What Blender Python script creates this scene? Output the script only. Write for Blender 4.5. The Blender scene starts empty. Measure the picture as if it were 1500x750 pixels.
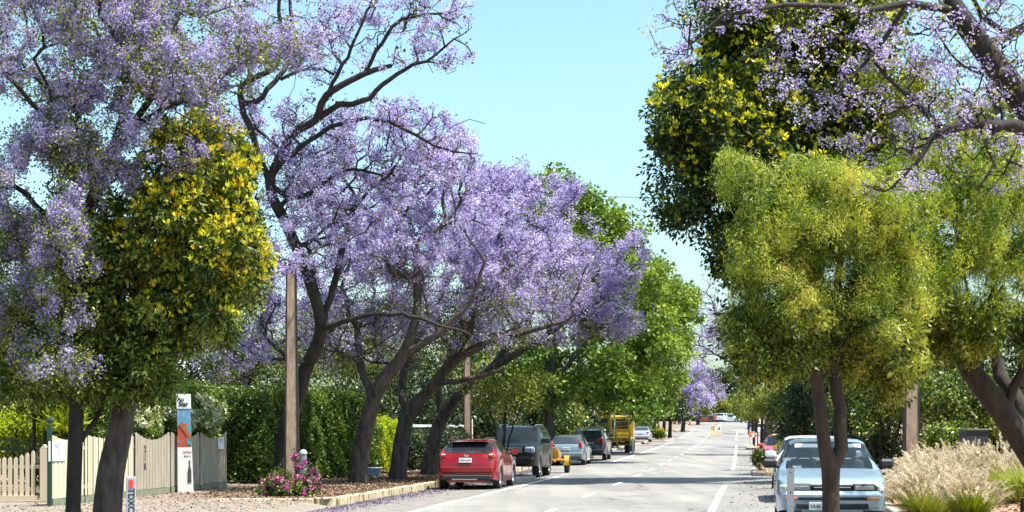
import bpy, math, random
import numpy as np
from mathutils import Vector, Matrix

# ------------------------------------------------------------------ camera
S = bpy.context.scene
COL = S.collection
CAMZ = 1.8; F = 2500.0; HY = 628.0
cam_d = bpy.data.cameras.new("camera"); cam = bpy.data.objects.new("camera", cam_d); COL.objects.link(cam)
cam.location = (0, 0, CAMZ); cam.rotation_euler = (math.radians(90), 0, 0)
cam_d.sensor_width = 36; cam_d.lens = 36 * F / 1500; cam_d.shift_y = (HY - 375) / 1500
cam_d.clip_start = 0.3; cam_d.clip_end = 6000
S.camera = cam
# ------------------------------------------------------------------ world, sun, exposure
SUN = Vector((0.46, -0.20, 1.20)).normalized()
el = math.asin(SUN.z); az = math.atan2(SUN.x, SUN.y)
w = bpy.data.worlds.new("World"); S.world = w; w.use_nodes = True
nt = w.node_tree; nt.nodes.clear()
sky = nt.nodes.new('ShaderNodeTexSky'); sky.sky_type = 'NISHITA'; sky.sun_disc = False
sky.sun_elevation = el; sky.sun_rotation = az
sky.air_density = 1.1; sky.dust_density = 2.0; sky.ozone_density = 1.2
bg = nt.nodes.new('ShaderNodeBackground'); bg.inputs[1].default_value = 0.118
ou = nt.nodes.new('ShaderNodeOutputWorld')
tn = nt.nodes.new('ShaderNodeMix'); tn.data_type = 'RGBA'; tn.blend_type = 'MULTIPLY'; tn.inputs[0].default_value = 1.0
tn.inputs[7].default_value = (0.90, 1.10, 1.05, 1)
nt.links.new(sky.outputs[0], tn.inputs[6]); nt.links.new(tn.outputs[2], bg.inputs[0]); nt.links.new(bg.outputs[0], ou.inputs[0])
sl = bpy.data.lights.new("sun", 'SUN'); sl.energy = 5.0; sl.angle = math.radians(0.5); sl.color = (1.0, 0.95, 0.87)
so = bpy.data.objects.new("sun", sl); COL.objects.link(so); so.rotation_euler = SUN.to_track_quat('Z', 'Y').to_euler()
so.location = (0, 0, 60)
S.view_settings.view_transform = 'Standard'; S.view_settings.look = 'None'
S.view_settings.exposure = 1.1; S.view_settings.gamma = 1.0
S.render.engine = 'CYCLES'
S.cycles.max_bounces = 6; S.cycles.diffuse_bounces = 3; S.cycles.glossy_bounces = 2
S.cycles.transmission_bounces = 3; S.cycles.transparent_max_bounces = 4
S.cycles.caustics_reflective = False; S.cycles.caustics_refractive = False

random.seed(7); RNG = np.random.default_rng(7)

# ------------------------------------------------------------------ road and ground functions
def _tab(pts):
    xs = np.array([p[0] for p in pts], float); ys = np.array([p[1] for p in pts], float)
    g = np.arange(-30, 900, 1.0); v = np.interp(g, xs, ys)
    lo = v[0] - (v[1] - v[0]) * np.arange(12, 0, -1); hi = v[-1] + (v[-1] - v[-2]) * np.arange(1, 13)
    k = np.exp(-0.5 * (np.arange(-12, 13) / 6.0) ** 2); k /= k.sum()
    return g, np.convolve(np.concatenate([lo, v, hi]), k, 'valid')
_gx, _gv = _tab([(-30, -8.3), (0, -4.1), (38.6, 1.27), (64.4, 4.95), (79, 6.92), (120, 12.4), (165, 18.35), (195, 22.3), (260, 31.1), (330, 40.5), (900, 118)])
_zx, _zv = _tab([(-30, .1), (0, .1), (60, .1), (92, .14), (125, .27), (165, .5), (200, .95), (260, 1.8), (330, 3.1), (350, 3.25), (900, 3.4)])
def Xc(Y): return float(np.interp(Y, _gx, _gv))
def Zc(Y): return float(np.interp(Y, _zx, _zv))
KL, KR = -5.45, 6.5
def cross(o, Y):
    k = min(1, max(0, (75 - Y) / 30))
    if o < 0: return -0.1 * min(1, -o / 5.45)
    return 0.20 * k * min(1, max(0, (o - 2.0) / 4.0)) - (1 - k) * 0.1 * min(1, o / 6.5)
def road_z(o, Y): return Zc(Y) + cross(o, Y)
def gz(o, Y):
    """height of whatever one stands on"""
    if KL < o < KR: return road_z(o, Y)
    if o <= KL: return Zc(Y) + 0.08
    k = min(1, max(0, (75 - Y) / 30))
    return road_z(KR, Y) + 0.12 + k * 0.22 * min(1, max(0, (o - 7.0) / 3.0))
def P(o, Y, z=0): return Vector((Xc(Y) + o, Y, gz(o, Y) + z))
def PX(px, py, Y): return Vector(((px - 750) / F * Y, Y, CAMZ + (HY - py) / F * Y))
def Yat(px, o):
    Ys = np.arange(15, 400, .02); v = (np.interp(Ys, _gx, _gv) + o) / Ys * F + 750
    return float(Ys[np.argmin(np.abs(v - px))])
def off(px, Y): return (px - 750) / F * Y - Xc(Y)

# ------------------------------------------------------------------ materials
MATS = {}
def _m(name):
    m = bpy.data.materials.new(name); m.use_nodes = True
    return m, m.node_tree, m.node_tree.nodes['Principled BSDF']
def mat(name, col, rough=.6, metal=0, coat=0, spec=.5, noise=0, nscale=8, bump=0, bscale=30, col2=None, lo=.35, hi=.65, stretch=None, emit=0):
    if name in MATS: return MATS[name]
    m, t, b = _m(name)
    b.inputs['Base Color'].default_value = (*col, 1); b.inputs['Roughness'].default_value = rough
    b.inputs['Metallic'].default_value = metal; b.inputs['Coat Weight'].default_value = coat
    b.inputs['Coat Roughness'].default_value = .04; b.inputs['Specular IOR Level'].default_value = spec
    tc = t.nodes.new('ShaderNodeTexCoord'); mp = t.nodes.new('ShaderNodeMapping'); t.links.new(tc.outputs['Object'], mp.inputs[0])
    if stretch: mp.inputs['Scale'].default_value = stretch
    if col2 is None and noise: col2 = tuple(c * (1 - noise) for c in col)
    if col2 is not None:
        n = t.nodes.new('ShaderNodeTexNoise'); n.inputs['Scale'].default_value = nscale; n.inputs['Detail'].default_value = 6
        n.inputs['Roughness'].default_value = .65
        r = t.nodes.new('ShaderNodeValToRGB'); r.color_ramp.elements[0].position = lo; r.color_ramp.elements[1].position = hi
        r.color_ramp.elements[0].color = (*col2, 1); r.color_ramp.elements[1].color = (*col, 1)
        t.links.new(mp.outputs[0], n.inputs['Vector']); t.links.new(n.outputs[0], r.inputs[0]); t.links.new(r.outputs[0], b.inputs['Base Color'])
    if bump:
        n2 = t.nodes.new('ShaderNodeTexNoise'); n2.inputs['Scale'].default_value = bscale; n2.inputs['Detail'].default_value = 5
        bp = t.nodes.new('ShaderNodeBump'); bp.inputs['Strength'].default_value = bump; bp.inputs['Distance'].default_value = .05
        t.links.new(mp.outputs[0], n2.inputs['Vector']); t.links.new(n2.outputs[0], bp.inputs['Height']); t.links.new(bp.outputs[0], b.inputs['Normal'])
    MATS[name] = m
    return m
def leafmat(name, stops, rough=.5, trans=.25, spec=.4, tcol=1.0):
    """stops: list of (pos, colour) over the per-leaf 'tint'"""
    if name in MATS: return MATS[name]
    m, t, b = _m(name)
    a = t.nodes.new('ShaderNodeAttribute'); a.attribute_name = 'tint'
    r = t.nodes.new('ShaderNodeValToRGB'); cr = r.color_ramp
    while len(cr.elements) < len(stops): cr.elements.new(.5)
    for e, (p, c) in zip(cr.elements, stops): e.position = p; e.color = (*c, 1)
    t.links.new(a.outputs['Fac'], r.inputs[0]); t.links.new(r.outputs[0], b.inputs['Base Color'])
    b.inputs['Roughness'].default_value = rough; b.inputs['Specular IOR Level'].default_value = spec
    tr = t.nodes.new('ShaderNodeBsdfTranslucent'); mx = t.nodes.new('ShaderNodeMixShader'); mx.inputs[0].default_value = trans
    hs = t.nodes.new('ShaderNodeHueSaturation'); hs.inputs['Value'].default_value = tcol; hs.inputs['Saturation'].default_value = 1.1
    t.links.new(r.outputs[0], hs.inputs['Color']); t.links.new(hs.outputs[0], tr.inputs[0])
    t.links.new(b.outputs[0], mx.inputs[1]); t.links.new(tr.outputs[0], mx.inputs[2])
    t.links.new(mx.outputs[0], t.nodes['Material Output'].inputs[0])
    MATS[name] = m
    return m

M_bark = mat('bark_dark', (.038, .029, .024), .9, col2=(.009, .007, .006), nscale=5, bump=.9, bscale=14, stretch=(1, 1, .35))
M_barkg = mat('bark_grey', (.105, .082, .066), .9, col2=(.028, .021, .018), nscale=6, bump=.9, bscale=16, stretch=(1, 1, .35))
M_barkb = mat('bark_brown', (.05, .033, .026), .85, col2=(.014, .010, .008), nscale=6, bump=.6, bscale=20, stretch=(1, 1, .3))
M_jac = leafmat('jacaranda_blossom', [(0, (.19, .145, .35)), (.3, (.38, .315, .59)), (.65, (.55, .48, .74)), (1, (.75, .69, .87))], .6, .45, .2)
M_jacfar = M_jac
M_jleaf = leafmat('jacaranda_leaf', [(0, (.03, .06, .012)), (.5, (.10, .15, .025)), (1, (.25, .28, .05))], .5, .3)
M_pod = mat('seed_pod', (.10, .045, .02), .7)
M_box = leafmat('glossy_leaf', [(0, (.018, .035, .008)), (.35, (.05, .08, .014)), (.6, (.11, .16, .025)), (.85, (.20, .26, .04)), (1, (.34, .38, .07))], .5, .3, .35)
M_tip = leafmat('new_leaf', [(0, (.50, .50, .03)), (.5, (.76, .68, .04)), (.8, (.80, .52, .03)), (1, (.62, .18, .03))], .4, .35, .4)
M_tipg = leafmat('new_leaf_green', [(0, (.46, .50, .03)), (.6, (.76, .74, .04)), (1, (.84, .68, .04))], .4, .35, .4)
M_fine = leafmat('fine_leaf', [(0, (.04, .09, .012)), (.4, (.17, .25, .028)), (.75, (.44, .50, .06)), (1, (.62, .57, .14))], .42, .48, .5, 1.25)
M_plane = leafmat('plane_leaf', [(0, (.04, .09, .012)), (.5, (.14, .225, .025)), (1, (.34, .42, .06))], .45, .4, .4)
M_olive = leafmat('olive_leaf', [(0, (.05, .08, .015)), (.5, (.15, .19, .03)), (1, (.36, .36, .05))], .5, .35)
M_hedge = leafmat('hedge_leaf', [(0, (.025, .065, .008)), (.5, (.095, .165, .02)), (1, (.27, .36, .05))], .4, .3, .5)
M_lime = leafmat('lime_leaf', [(0, (.20, .30, .01)), (.5, (.42, .50, .02)), (1, (.62, .62, .05))], .5, .4)
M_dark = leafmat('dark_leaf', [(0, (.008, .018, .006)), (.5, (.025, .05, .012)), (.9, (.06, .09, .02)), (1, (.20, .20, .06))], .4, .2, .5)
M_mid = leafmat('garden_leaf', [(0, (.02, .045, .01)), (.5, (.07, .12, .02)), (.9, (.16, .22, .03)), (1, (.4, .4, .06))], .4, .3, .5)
M_cream_fl = leafmat('cream_petal', [(0, (.65, .60, .40)), (1, (.85, .82, .68))], .6, .3)
M_mag = leafmat('magenta_petal', [(0, (.36, .02, .22)), (.6, (.62, .07, .42)), (1, (.80, .28, .60))], .6, .3)
M_pink = leafmat('pink_petal', [(0, (.55, .06, .12)), (1, (.85, .30, .35))], .6, .3)
M_yel = leafmat('yellow_petal', [(0, (.65, .40, .02)), (1, (.85, .70, .05))], .6, .3)
M_plume = leafmat('grass_plume', [(0, (.46, .36, .26)), (.5, (.72, .63, .46)), (1, (.88, .82, .69))], .8, .4, .1)
M_blade = leafmat('grass_blade', [(0, (.10, .16, .015)), (.5, (.26, .34, .03)), (1, (.55, .50, .16))], .5, .4)
M_litter = leafmat('leaf_litter', [(0, (.08, .045, .03)), (.5, (.20, .115, .07)), (1, (.36, .25, .16))], .8, .1)
M_petals = leafmat('fallen_blossom', [(0, (.11, .085, .11)), (.6, (.20, .16, .21)), (1, (.34, .29, .36))], .8, .1)

# ------------------------------------------------------------------ object helpers
def tag(o, label=None, cat=None, group=None, kind=None):
    if label: o['label'] = label
    if cat: o['category'] = cat
    if group: o['group'] = group
    if kind: o['kind'] = kind
    return o
def empty(name, loc, rz=0):
    o = bpy.data.objects.new(name, None); COL.objects.link(o); o.location = loc; o.rotation_euler = (0, 0, rz)
    o.empty_display_size = .3
    return o
def thing(name, label, cat, loc=(0, 0, 0), rz=0, group=None):
    return tag(empty(name, loc, rz), label, cat, group)
def copy_tree(o, parent=None):
    c = o.copy(); COL.objects.link(c)
    if parent: c.parent = parent
    for ch in list(o.children): copy_tree(ch, c)
    return c

class MB:
    def __init__(s): s.v = []; s.f = []
    def add(s, vs, fs):
        n = len(s.v); s.v += [tuple(v) for v in vs]; s.f += [tuple(i + n for i in f) for f in fs]; return s
    def box(s, c, d, rot=None, bev=0):
        x, y, z = d[0] / 2, d[1] / 2, d[2] / 2
        if bev:
            b = min(bev, x * .9, y * .9, z * .9)
            pts = []
            for sx in (-1, 1):
                for sy in (-1, 1):
                    for sz in (-1, 1):
                        pts += [(sx * (x - b), sy * (y - b), sz * z), (sx * (x - b), sy * y, sz * (z - b)), (sx * x, sy * (y - b), sz * (z - b))]
            def ix(sx, sy, sz, k): return (((sx > 0) * 4 + (sy > 0) * 2 + (sz > 0)) * 3) + k
            fs = []
            for sz in (-1, 1): fs.append([ix(-1, -1, sz, 0), ix(1, -1, sz, 0), ix(1, 1, sz, 0), ix(-1, 1, sz, 0)][::sz])
            for sy in (-1, 1): fs.append([ix(-1, sy, -1, 1), ix(-1, sy, 1, 1), ix(1, sy, 1, 1), ix(1, sy, -1, 1)][::sy])
            for sx in (-1, 1): fs.append([ix(sx, -1, -1, 2), ix(sx, 1, -1, 2), ix(sx, 1, 1, 2), ix(sx, -1, 1, 2)][::sx])
            for sx in (-1, 1):
                for sy in (-1, 1): fs.append([ix(sx, sy, -1, 1), ix(sx, sy, -1, 2), ix(sx, sy, 1, 2), ix(sx, sy, 1, 1)][::-sx * sy])
            for sx in (-1, 1):
                for sz in (-1, 1): fs.append([ix(sx, -1, sz, 0), ix(sx, -1, sz, 2), ix(sx, 1, sz, 2), ix(sx, 1, sz, 0)][::sx * sz])
            for sy in (-1, 1):
                for sz in (-1, 1): fs.append([ix(-1, sy, sz, 0), ix(-1, sy, sz, 1), ix(1, sy, sz, 1), ix(1, sy, sz, 0)][::-sy * sz])
            for sx in (-1, 1):
                for sy in (-1, 1):
                    for sz in (-1, 1): fs.append([ix(sx, sy, sz, 0), ix(sx, sy, sz, 1), ix(sx, sy, sz, 2)][::-sx * sy * sz])
        else:
            pts = [(sx * x, sy * y, sz * z) for sx in (-1, 1) for sy in (-1, 1) for sz in (-1, 1)]
            fs = [(0, 1, 3, 2), (4, 6, 7, 5), (0, 4, 5, 1), (2, 3, 7, 6), (0, 2, 6, 4), (1, 5, 7, 3)]
        R = rot if rot is not None else Matrix.Identity(3)
        c = Vector(c)
        return s.add([R @ Vector(p) + c for p in pts], fs)
    def cyl(s, a, b, r0, r1=None, n=12, cap=True):
        a = Vector(a); b = Vector(b); r1 = r0 if r1 is None else r1
        d = (b - a).normalized(); u = d.orthogonal().normalized(); v = d.cross(u)
        vs = []
        for c, r in ((a, r0), (b, r1)):
            for i in range(n):
                t = 2 * math.pi * i / n; vs.append(c + u * math.cos(t) * r + v * math.sin(t) * r)
        fs = [(i, (i + 1) % n, n + (i + 1) % n, n + i) for i in range(n)]
        if cap: fs += [tuple(range(n))[::-1], tuple(range(n, 2 * n))]
        return s.add(vs, fs)
    def tube(s, pts, r, n=6):
        for i in range(len(pts) - 1):
            s.cyl(pts[i], pts[i + 1], r if not hasattr(r, '__len__') else r[i], r if not hasattr(r, '__len__') else r[i + 1], n)
        return s
    def lathe_y(s, prof, n=28, c=(0, 0, 0)):
        """prof: list of (r, y) revolved round the local y axis"""
        vs = []; m = len(prof)
        for i in range(n):
            t = 2 * math.pi * i / n
            for r, y in prof: vs.append((c[0] + r * math.cos(t), c[1] + y, c[2] + r * math.sin(t)))
        fs = [(i * m + j, i * m + j + 1, ((i + 1) % n) * m + j + 1, ((i + 1) % n) * m + j) for i in range(n) for j in range(m - 1)]
        return s.add(vs, fs)
    def prism(s, poly, axis, a, b):
        """poly of 2D points; axis 'x','y','z'; extruded from a to b"""
        def mk(p, t):
            return {'x': (t, p[0], p[1]), 'y': (p[0], t, p[1]), 'z': (p[0], p[1], t)}[axis]
        n = len(poly); vs = [mk(p, a) for p in poly] + [mk(p, b) for p in poly]
        return s.add(vs, [tuple(range(n))[::-1], tuple(range(n, 2 * n))] + [(i, (i + 1) % n, n + (i + 1) % n, n + i) for i in range(n)])
    def build(s, name, m, parent=None, smooth=False, angle=35):
        me = bpy.data.meshes.new(name); me.from_pydata(s.v, [], s.f); me.materials.append(m)
        me.update()
        o = bpy.data.objects.new(name, me); COL.objects.link(o)
        if parent: o.parent = parent
        import bmesh
        bm = bmesh.new(); bm.from_mesh(me); bmesh.ops.recalc_face_normals(bm, faces=bm.faces[:]); bm.to_mesh(me); bm.free()
        if smooth:
            me.shade_smooth()
            try: me.set_sharp_from_angle(angle=math.radians(angle))
            except Exception: pass
        return o

def quads_mesh(name, V, m, parent=None, tint=None, smooth=False, faces=None):
    """V (N,4,3) quads, or V (n,3) with faces (k,4)"""
    me = bpy.data.meshes.new(name)
    if faces is None:
        n = len(V); co = np.ascontiguousarray(V, np.float32).reshape(-1, 3); fi = np.arange(4 * n, dtype=np.int32)
    else:
        n = len(faces); co = np.ascontiguousarray(V, np.float32); fi = np.ascontiguousarray(faces, np.int32).reshape(-1)
    me.vertices.add(len(co)); me.vertices.foreach_set('co', co.reshape(-1))
    me.loops.add(4 * n); me.loops.foreach_set('vertex_index', fi)
    me.polygons.add(n); me.polygons.foreach_set('loop_start', np.arange(0, 4 * n, 4, dtype=np.int32))
    try: me.polygons.foreach_set('loop_total', np.full(n, 4, np.int32))
    except Exception: pass
    if smooth: me.polygons.foreach_set('use_smooth', np.ones(n, bool))
    me.materials.append(m); me.update(calc_edges=True); me.validate()
    if tint is not None:
        at = me.attributes.new('tint', 'FLOAT', 'FACE'); at.data.foreach_set('value', np.ascontiguousarray(tint, np.float32))
    o = bpy.data.objects.new(name, me); COL.objects.link(o)
    if parent: o.parent = parent
    return o

def unit(a): return a / np.maximum(np.linalg.norm(a, axis=-1, keepdims=True), 1e-9)
def leafquads(p, d, size, aspect, rng, fold=.12):
    """diamond leaves at p along d"""
    n = len(p); s = unit(np.cross(d, unit(rng.normal(size=(n, 3)))))
    L = size[:, None]; nn = unit(np.cross(s, d))
    q = np.empty((n, 4, 3)); q[:, 0] = p; q[:, 2] = p + d * L
    mid = p + d * L * .5 - nn * L * fold
    q[:, 1] = mid + s * L * aspect; q[:, 3] = mid - s * L * aspect
    return q
def clusters(cent, n_per, spread, size, aspect, rng, mode='random', tint=(.5, .3), ctint=.25, flat=1.0, szvar=.3, outc=None, toff=None):
    N = len(cent); cnt = np.maximum(1, (n_per * rng.uniform(.4, 1.6, N))).astype(int)
    idx = np.repeat(np.arange(N), cnt); n = len(idx)
    g = unit(rng.normal(size=(n, 3))) * (rng.uniform(0, 1, n) ** .45)[:, None]
    sp = (spread * rng.uniform(.6, 1.4, N))[idx][:, None]
    p = cent[idx] + g * sp * np.array([1, 1, flat])
    if mode == 'droop':
        d = unit(rng.normal(size=(n, 3)) * np.array([.45, .45, .3]) + np.array([0, 0, -1.0])); p[:, 2] -= rng.uniform(0, 1, n) * spread * .6
    elif mode == 'spray':
        d = unit(unit(rng.normal(size=(N, 3)))[idx] * .7 + rng.normal(size=(n, 3)) * .5 + np.array([0, 0, -.55])); p[:, 2] -= rng.uniform(0, 1, n) ** 2 * spread * .5
    elif mode == 'hang':   # leaves hang from twigs, half outward
        d = unit(g * .8 + rng.normal(size=(n, 3)) * .5 + np.array([0, 0, -.35]))
    elif mode == 'up':
        d = unit(g * .7 + rng.normal(size=(n, 3)) * .4 + np.array([0, 0, .9]))
    else:
        d = unit(rng.normal(size=(n, 3)) + g * .6)
    sz = size * rng.uniform(1 - szvar, 1 + szvar, n)
    q = leafquads(p, d, sz, aspect, rng)
    tc = rng.normal(0, ctint, N)
    if toff is not None: tc = tc + toff
    t = np.clip(tint[0] + tc[idx] + rng.normal(0, tint[1], n), 0, 1)
    return q, t

def resample(pts, rad, step):
    pts = np.array(pts, float); rad = np.array(rad, float)
    out = []; ro = []
    n = len(pts)
    for i in range(n - 1):
        p0 = pts[max(i - 1, 0)]; p1 = pts[i]; p2 = pts[i + 1]; p3 = pts[min(i + 2, n - 1)]
        k = max(1, int(np.linalg.norm(p2 - p1) / step))
        for j in range(k):
            t = j / k
            out.append(.5 * ((2 * p1) + (-p0 + p2) * t + (2 * p0 - 5 * p1 + 4 * p2 - p3) * t * t + (-p0 + 3 * p1 - 3 * p2 + p3) * t ** 3))
            ro.append(rad[i] * (1 - t) + rad[i + 1] * t)
    out.append(pts[-1]); ro.append(rad[-1])
    return np.array(out), np.array(ro)

def tubes(branches, sides_fn):
    VV = []; FF = []; base = 0
    for P_, R_ in branches:
        n = len(P_)
        if n < 2: continue
        k = sides_fn(R_[0])
        T = np.gradient(P_, axis=0); T = unit(T)
        a = np.array([0, 0, 1.0]) if abs(T[0][2]) < .8 else np.array([1.0, 0, 0])
        U = np.empty_like(T); u = unit(np.cross(T[0], a))
        for i in range(n):
            u = u - T[i] * np.dot(u, T[i]); u = u / (np.linalg.norm(u) + 1e-9); U[i] = u
        W = np.cross(T, U); th = np.arange(k) * 2 * math.pi / k
        ring = P_[:, None, :] + R_[:, None, None] * (U[:, None, :] * np.cos(th)[None, :, None] + W[:, None, :] * np.sin(th)[None, :, None])
        VV.append(ring.reshape(-1, 3))
        i = np.arange(n - 1)[:, None] * k; j = np.arange(k)[None, :]; j2 = (j + 1) % k
        f = np.stack([i + j, i + j2, i + k + j2, i + k + j], -1).reshape(-1, 4) + base
        FF.append(f); base += n * k
    return np.concatenate(VV), np.concatenate(FF)

def lobe(px, py, rx, ry, Y, dep):
    c = PX(px, py, Y); return (np.array(c), np.array([rx / F * Y, dep, ry / F * Y]))
def ruffle(lobes, rng, k=4, f=.36):
    out = []
    for c, r in lobes:
        out.append((c, r * .9))
        for _ in range(k):
            g = unit(rng.normal(size=3)); out.append((c + g * r * .92, r * f * rng.uniform(.6, 1.3)))
    return out
def sample_lobes(lobes, n, rng, shell=.5, lowcut=.0):
    wt = np.array([l[1][0] * l[1][2] for l in lobes]) ** .9; wt /= wt.sum()
    out = []
    for (c, r), q in zip(lobes, wt):
        m = max(4, int(round(n * q))); g = unit(rng.normal(size=(m, 3)))
        if lowcut: g[:, 2] = np.where((g[:, 2] < -.2) & (rng.uniform(size=m) < lowcut), -g[:, 2], g[:, 2])
        rad = shell + (1 - shell) * rng.uniform(0, 1, m) ** .6
        out.append(c + g * rad[:, None] * r)
    return np.concatenate(out)

def grow(limbs, att, rng, r_tip=.007, crook=.10, step=.35, zmin=None):
    pos = []; par = []; plen = []; rmin = []; br = []
    for li, (pts, rad) in enumerate(limbs):
        pp, rr = resample(pts, rad, .22)
        if li: pp = pp + np.concatenate([[[0, 0, 0]], rng.normal(0, .02, (len(pp) - 1, 3))])
        start = -1
        if pos:
            A = np.array(pos); start = int(np.argmin(np.linalg.norm(A - pp[0], axis=1)))
        ids = [start] if start >= 0 else []
        if start >= 0 and np.linalg.norm(A[start] - pp[0]) < .08 and len(pp) > 2: pp = pp[1:]; rr = rr[1:]
        for i, (p, r) in enumerate(zip(pp, rr)):
            pa = ids[-1] if ids else -1
            pos.append(p); par.append(pa); rmin.append(r)
            plen.append((plen[pa] + np.linalg.norm(p - pos[pa])) if pa >= 0 else 0); ids.append(len(pos) - 1)
        br.append(ids)
    z0 = zmin if zmin is not None else -1e9
    NP = len(pos); cap = NP + len(att) * 14 + 10
    A = np.zeros((cap, 3)); A[:NP] = pos; PL = np.zeros(cap); PL[:NP] = plen; bad = np.zeros(cap, bool); bad[:NP] = A[:NP, 2] < z0
    d0 = np.array([np.min(np.linalg.norm(A[:NP] - a, axis=1)) for a in att]); order = np.argsort(d0 + rng.normal(0, .25, len(att)) * d0.mean())
    n = NP; par = list(par) + [0] * (cap - NP); rmin = list(rmin) + [0] * (cap - NP)
    for ai in order:
        a = att[ai]; d = np.linalg.norm(A[:n] - a, axis=1); c = d + .18 * PL[:n] + bad[:n] * 1e6
        # branches prefer to leave the parent from below the tip (upward / outward)
        c = c + np.maximum(0, A[:n, 2] - a[2]) * .5
        s = int(np.argmin(c)); L = d[s]
        if L < .03: continue
        k = int(min(12, max(2, L / step))); p0 = A[s]
        pd = A[s] - A[par[s]] if par[s] >= 0 else np.array([0, 0, 1.0]); pd = pd / (np.linalg.norm(pd) + 1e-9)
        c1 = p0 + pd * L * .33 + rng.normal(0, .08, 3) * L; c2 = a + np.array([0, 0, -.15 * L]) + (p0 - a) * .3 + rng.normal(0, .10, 3) * L
        ids = [s]
        for j in range(1, k + 1):
            t = j / k; q = (1 - t) ** 3 * p0 + 3 * (1 - t) ** 2 * t * c1 + 3 * (1 - t) * t * t * c2 + t ** 3 * a
            if j < k: q = q + rng.normal(0, crook * min(L / k, .5), 3)
            A[n] = q; par[n] = ids[-1]; PL[n] = PL[ids[-1]] + np.linalg.norm(q - A[ids[-1]]); ids.append(n); n += 1
        br.append(ids)
    area = np.zeros(n); kids = np.zeros(n, int)
    for i in range(n):
        if par[i] >= 0: kids[par[i]] += 1
    ex = 2.3
    for i in range(n - 1, -1, -1):
        if kids[i] == 0: area[i] += r_tip ** ex
        if par[i] >= 0: area[par[i]] += area[i]
    R = area ** (1 / ex); R = np.maximum(R, np.array(rmin[:n]))
    out = []
    for ids in br:
        r = R[ids].copy()
        if len(ids) > 1: r[0] = min(r[0], r[1] * 1.25)
        out.append((A[ids], r))
    return out, A[:n], R

def clump(c, seed, wl=1.0):
    a = seed * 1.7; x, y, z = c[:, 0] / wl, c[:, 1] / wl, c[:, 2] / wl
    return (np.sin(2.3 * x + 1.1 * z + a) * np.cos(2.9 * z - .7 * y + a * 2) + .7 * np.sin(4.7 * x - 3.9 * z + a * 3) * np.cos(3.3 * y + 2.1 * z) + .4 * np.sin(9 * z + 7 * x + a)) / 1.6
def tree(name, label, cat, base, limbs, lobes, n_att, sets, seed, group=None, bark=M_bark, shell=.45, crook=.12, r_tip=.007, zmin=None, extra_att=None, flare=1.35, lowcut=0):
    """limbs: list of [(pos, radius)...]; sets: foliage parts"""
    rng = np.random.default_rng(seed)
    root = thing(name, label, cat, base, 0, group)
    b = np.array(base)
    att = sample_lobes(ruffle(lobes, rng), n_att, rng, shell, lowcut)
    if extra_att is not None: att = np.concatenate([att, extra_att])
    L = []
    for lm in limbs:
        L.append(([np.array(p) for p, r in lm], [r for p, r in lm]))
    # root flare
    p0, r0 = L[0]; L[0] = ([p0[0] + np.array([0, 0, -.1])] + [p0[0] + (p0[1] - p0[0]) * min(.4, .35 / max(.4, np.linalg.norm(p0[1] - p0[0])))] + p0[1:], [r0[0] * flare] + [r0[0]] + r0[1:])
    br, A, R = grow(L, att, rng, r_tip, crook, zmin=zmin)
    V, Fc = tubes([(p - b, r) for p, r in br], lambda r: 14 if r > .1 else (7 if r > .03 else (5 if r > .012 else 3)))
    quads_mesh('trunk', V, bark, root, smooth=True, faces=Fc)
    for st in sets:
        cen = att
        if st.get('nodes'):
            thin = np.where(R < st['nodes'])[0]
            cen = np.concatenate([att, A[rng.choice(thin, min(len(thin), st.get('nn', 500)), replace=False)]])
        keep = rng.uniform(size=len(cen)) < st.get('frac', 1)
        cn = clump(cen, seed, st.get('clumpw', 1.0))
        if st['part'] == 'blossom': keep &= rng.uniform(size=len(cen)) < np.clip(.68 + cn * 1.2, .14, 1)
        if 'where' in st: keep &= st['where'](cen, rng)
        cen = cen[keep]; cn = cn[keep]
        if st.get('outer'):
            # keep only centres near the outside / upper side of the crown
            sc = np.full(len(cen), 9.)
            for c, r in lobes: sc = np.minimum(sc, np.linalg.norm((cen - c) / r, axis=1))
            up = cen[:, 2] - np.percentile(cen[:, 2], 20)
            kk = (sc > st['outer']) & (rng.uniform(size=len(cen)) < np.clip(.35 + up / (np.ptp(cen[:, 2]) + 1e-6), .1, 1)); cen = cen[kk]; cn = cn[kk]
        if len(cen) and st.get('tufts'):
            k, rr_ = st['tufts']; cen = np.repeat(cen, k, 0); cn = np.repeat(cn, k)
            cen = cen + unit(rng.normal(size=(len(cen), 3)) + np.array([.35, -.5, .55])) * (rr_ * rng.uniform(.75, 1.15, len(cen)))[:, None]
        if len(cen) == 0: continue
        q, t = clusters(cen - b, st['n'], st['spread'], st['size'], st.get('aspect', .3), rng, st.get('mode', 'random'), st.get('tint', (.5, .22)), st.get('ct', .18), st.get('flat', 1), toff=cn * .22)
        fo_ = quads_mesh(st['part'], q, st['mat'], root, t)
        if st['part'] == 'seed_pods': fo_['kind'] = 'stuff'
    return root

# ================================================================== GROUND
def strip(name, o_list, Ys, m, zf, kind='structure', label=None):
    V = []; 
    for Y in Ys:
        for o in o_list: V.append((Xc(Y) + o, Y, zf(o, Y)))
    n = len(o_list); Fc = [(i * n + j, i * n + j + 1, (i + 1) * n + j + 1, (i + 1) * n + j) for i in range(len(Ys) - 1) for j in range(n - 1)]
    o = quads_mesh(name, np.array(V), m, None, smooth=True, faces=np.array(Fc)); o['kind'] = kind
    return o
YS = list(np.arange(-20, 120, 2.0)) + list(np.arange(120, 420, 5.0)) + list(np.arange(420, 701, 20.0))

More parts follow.
